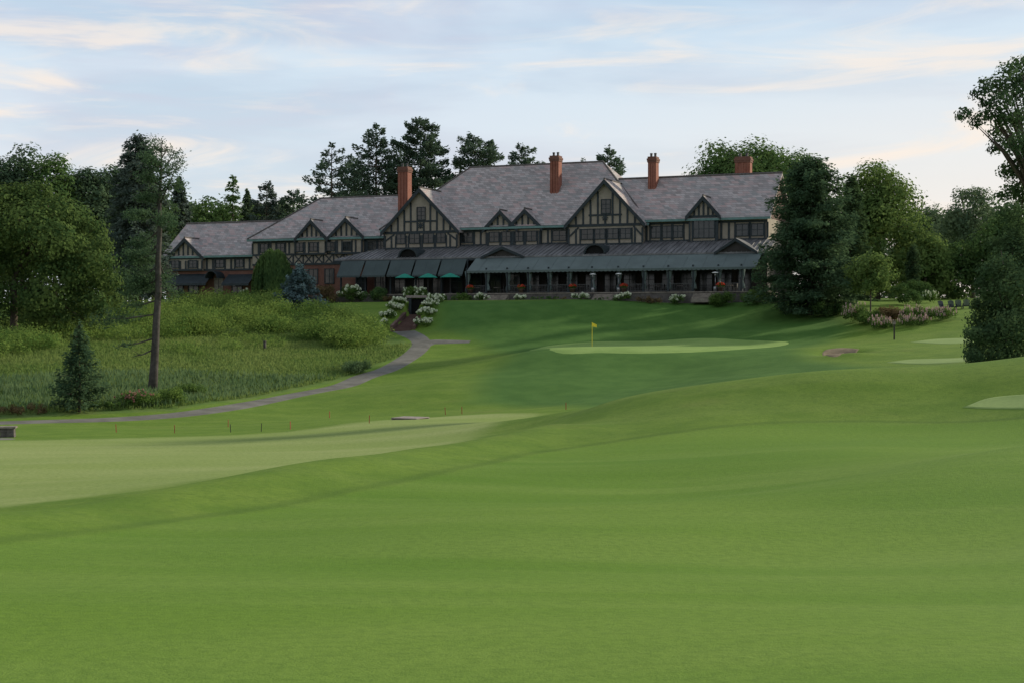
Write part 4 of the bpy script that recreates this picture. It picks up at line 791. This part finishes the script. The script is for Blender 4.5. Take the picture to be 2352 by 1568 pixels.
for i,(px,mt,lb) in enumerate([(388,'white','white clothed table at the left end of the far left wing terrace'),(412,'cloth_blue','blue clothed table between two white ones before the far left wing'),(434,'white','white clothed table right of the blue clothed one at the far left wing')]):
    t=-2; s=S(px,t,684); l=Wd(s,t); l.z=H(l.x,l.y); e=empty('covered_table',l,-YAW,lb,'table'); q=MB(); q.lathe([(.62,.05),(.55,.4),(.5,.72),(.46,.76)],0,0,16,.05); q.build('tablecloth',mt,e,True)
    q=MB(); q.box(-.05,.05,-.05,.05,0,.7); q.build('pedestal','metal_dark',e)
# ------------------------------------------------------------ brick stair with portal
b0=Vector(SB); ln=SLN; rz=math.atan2(SD[1],SD[0])-PI/2
st=empty('garden_stair',b0,rz,'brick garden stair climbing between white hydrangeas to a dark portal','stairs'); n=14; rise=SRISE
for k in range(n):
    q=MB(); q.box(-1.05,1.05,ln*k/n,ln*(k+1)/n+.02,-.8,.02+rise*(k+1)/n); q.build('step','brick_dark',st)
for sx in (-1.3,1.3): q=MB(); q.prismx([(-.3,-.9),(ln+.5,rise-.9),(ln+.5,rise+.7),(-.3,.45)],sx-.17,sx+.17); q.build('cheek_wall','brick_dark',st)
q=MB(); q.box(-1.1,1.1,ln+.55,ln+.7,rise-.5,rise+1.9); q.build('portal_opening','void',st)
for sx in (-1.0,1.0): q=MB(); q.box(sx-.16,sx+.16,ln+.1,ln+.5,rise-.5,rise+2.0); q.build('portal_post','timber',st)
q=MB(); q.box(-1.5,1.5,ln+.02,ln+.62,rise+2.0,rise+2.3); q.build('portal_lintel','wood',st)
# ------------------------------------------------------------ course furniture
fx,fy=hit(1360,797); fz=H(fx,fy); fo=empty('flagstick',(fx,fy,fz),0,'yellow flag on a thin pole standing on the putting green','golf flag')
q=MB(); q.tube([(0,0,-.02),(0,0,2.35)],.022,8); q.build('pole','yellow',fo)
me=MB(); 
for i in range(8):
    x0,x1=.42*i/8,.42*(i+1)/8; w0,w1=.06*math.sin(5*x0),.06*math.sin(5*x1); h0,h1=.36*(1-.25*i/8),.36*(1-.25*(i+1)/8); c0_,c1_=2.14-.35*x0,2.14-.35*x1
    me.f([(x0+.02,w0,c0_-h0/2),(x1+.02,w1,c1_-h1/2),(x1+.02,w1,c1_+h1/2),(x0+.02,w0,c0_+h0/2)])
bmesh.ops.remove_doubles(me.bm,verts=me.bm.verts,dist=.001); me.build('flag','yellow',fo)
stk=[(267,990,'stake_red',.45),(401,992,'stake_red',.45),(524,978,'stake_red',.45),(530,990,'stake_dark',.45),(600,988,'stake_dark',.45),(667,983,'stake_red',.45),(757,957,'stake_red',.45),(848,969,'stake_red',.45),(1023,950,'stake_red',.5),(1061,948,'stake_red',.5),(1300,938,'stake_red',.45)]
ords=['first','second','third','fourth','fifth','sixth','seventh','eighth','ninth']; nr=nd=0
for px,py,mt,h in stk:
    x,y=hit(px,py+2); z=H(x,y)
    if mt=='stake_red': lb='thin red marker stake in the rough, %s red one from the left'%ords[nr]; nr+=1
    else: lb='short dark marker stake in the rough, %s dark one from the left'%ords[nd]; nd+=1
    q=MB(); q.hexa([(-.02,-.02,-.1),(.02,-.02,-.1),(.02,.02,-.1),(-.02,.02,-.1)],[(-.02,-.02,h),(.02,-.02,h),(.02,.02,h),(-.02,.02,h)]); q.tube([(0,0,h),(0,0,h+.05)],[.025,.01],6)
    o=q.build('marker_stake',mt); o.location=(x,y,z); o.rotation_euler=(R(random.uniform(-4,4)),R(random.uniform(-4,4)),random.random()); tag(o,lb,'stake')
x,y=hit(608,805); o=empty('marker_post',(x,y,H(x,y)),0,'short dark post standing alone in the meadow','post'); q=MB(); q.tube([(0,0,-.2),(0,0,.9)],.15,10); q.build('shaft','stake_dark',o,True); q=MB(); q.tube([(0,0,.9),(0,0,1.0)],[.19,.14],10); q.build('cap','stake_dark',o)
x,y=hit(2054,780); o=empty('path_post',(x,y,H(x,y)),0,'slim dark post with a pale square head below the garden bed','post'); q=MB(); q.box(-.06,.06,-.06,.06,-.1,1.45); q.build('shaft','stake_dark',o); q=MB(); q.box(-.14,.14,-.08,.08,1.45,1.75); q.build('head','stone',o); q=MB(); q.box(-.17,.17,-.11,.11,1.75,1.8); q.build('cap','stake_dark',o)
x,y=hit(943,962); o=empty('plank_bridge',(x,y,H(x,y)),R(-24),'small flat plank bridge lying in the rough near the path','bridge')
q=MB()
for k in range(7): q.box(-.95+.27*k,-.95+.27*k+.25,-.9,.9,.08,.13)
q.build('deck','wood',o)
for yy in (-.7,.7): q=MB(); q.box(-1.0,1.0,yy-.08,yy+.08,-.15,.08); q.build('beam','wood',o)
x,y=hit(18,1003); o=empty('stone_pillar',(x,y,H(x,y)),.2,'low rough stone pillar at the left edge beside the fairway','pillar'); q=MB(); rr=np.random.RandomState(3)
for lv in range(3):
    for k in range(2): 
        x0=-.4+.4*k+rr.uniform(-.03,.03); q.box(x0+.005,x0+.39,-.35+rr.uniform(-.03,.03),.35,lv*.2-.1,lv*.2+.19-.1)
q.build('shaft','stone_dark',o); q=MB(); q.box(-.48,.46,-.42,.42,.505,.60); q.build('cap','stone',o)
xx,yy=hit(5,1008); fan('gravel_patch',[(xx-3,yy-1),(xx+.3,yy-.9),(xx+.9,yy),(xx+.2,yy+.9),(xx-3,yy+1)],'asphalt',.03,4)
ac=None
for i,(px,rz,lb) in enumerate([(2167,.35,'dark slatted lawn chair, leftmost of four on the right lawn'),(2190,.1,'dark slatted lawn chair, second from left of four on the right lawn'),(2207,-.1,'dark slatted lawn chair, third from left of four on the right lawn'),(2226,-.3,'dark slatted lawn chair, rightmost of four on the right lawn')]):
    x,y=at(px,711,156)[:2]; loc=(x,y+.3*i,H(x,y+.3*i))
    if ac is None:
        ac=empty('lawn_chair',loc,rz,lb,'chair'); q=MB()
        for k in range(5): y0=-.3+k*.12; z0=.40-.03*k; q.box(-.27,.27,y0,y0+.10,z0-.02,z0)
        q.build('seat','chair_blue',ac); q=MB()
        for k in range(5): xx=-.24+.12*k; tp_=.98+.08*(1-abs(k-2)/2); q.hexa([(xx-.05,.26,.25),(xx+.05,.26,.25),(xx+.05,.29,.25),(xx-.05,.29,.25)],[(xx*1.15-.055,.58,tp_),(xx*1.15+.055,.58,tp_),(xx*1.15+.055,.61,tp_),(xx*1.15-.055,.61,tp_)])
        q.build('backrest','chair_blue',ac)
        for sx in (-1,1):
            q=MB(); q.box(sx*.36-.08,sx*.36+.08,-.38,.42,.56,.585); q.build('arm','chair_blue',ac)
            q=MB(); q.box(sx*.33-.02,sx*.33+.02,-.34,-.24,0,.56); q.build('leg','chair_blue',ac)
            q=MB(); q.hexa([(sx*.3-.02,.55,0),(sx*.3+.02,.55,0),(sx*.3+.02,.7,0),(sx*.3-.02,.7,0)],[(sx*.3-.02,-.3,.34),(sx*.3+.02,-.3,.34),(sx*.3+.02,-.24,.42),(sx*.3-.02,-.24,.42)]); q.build('leg','chair_blue',ac)
    else: dup(ac,loc,rz,lb)
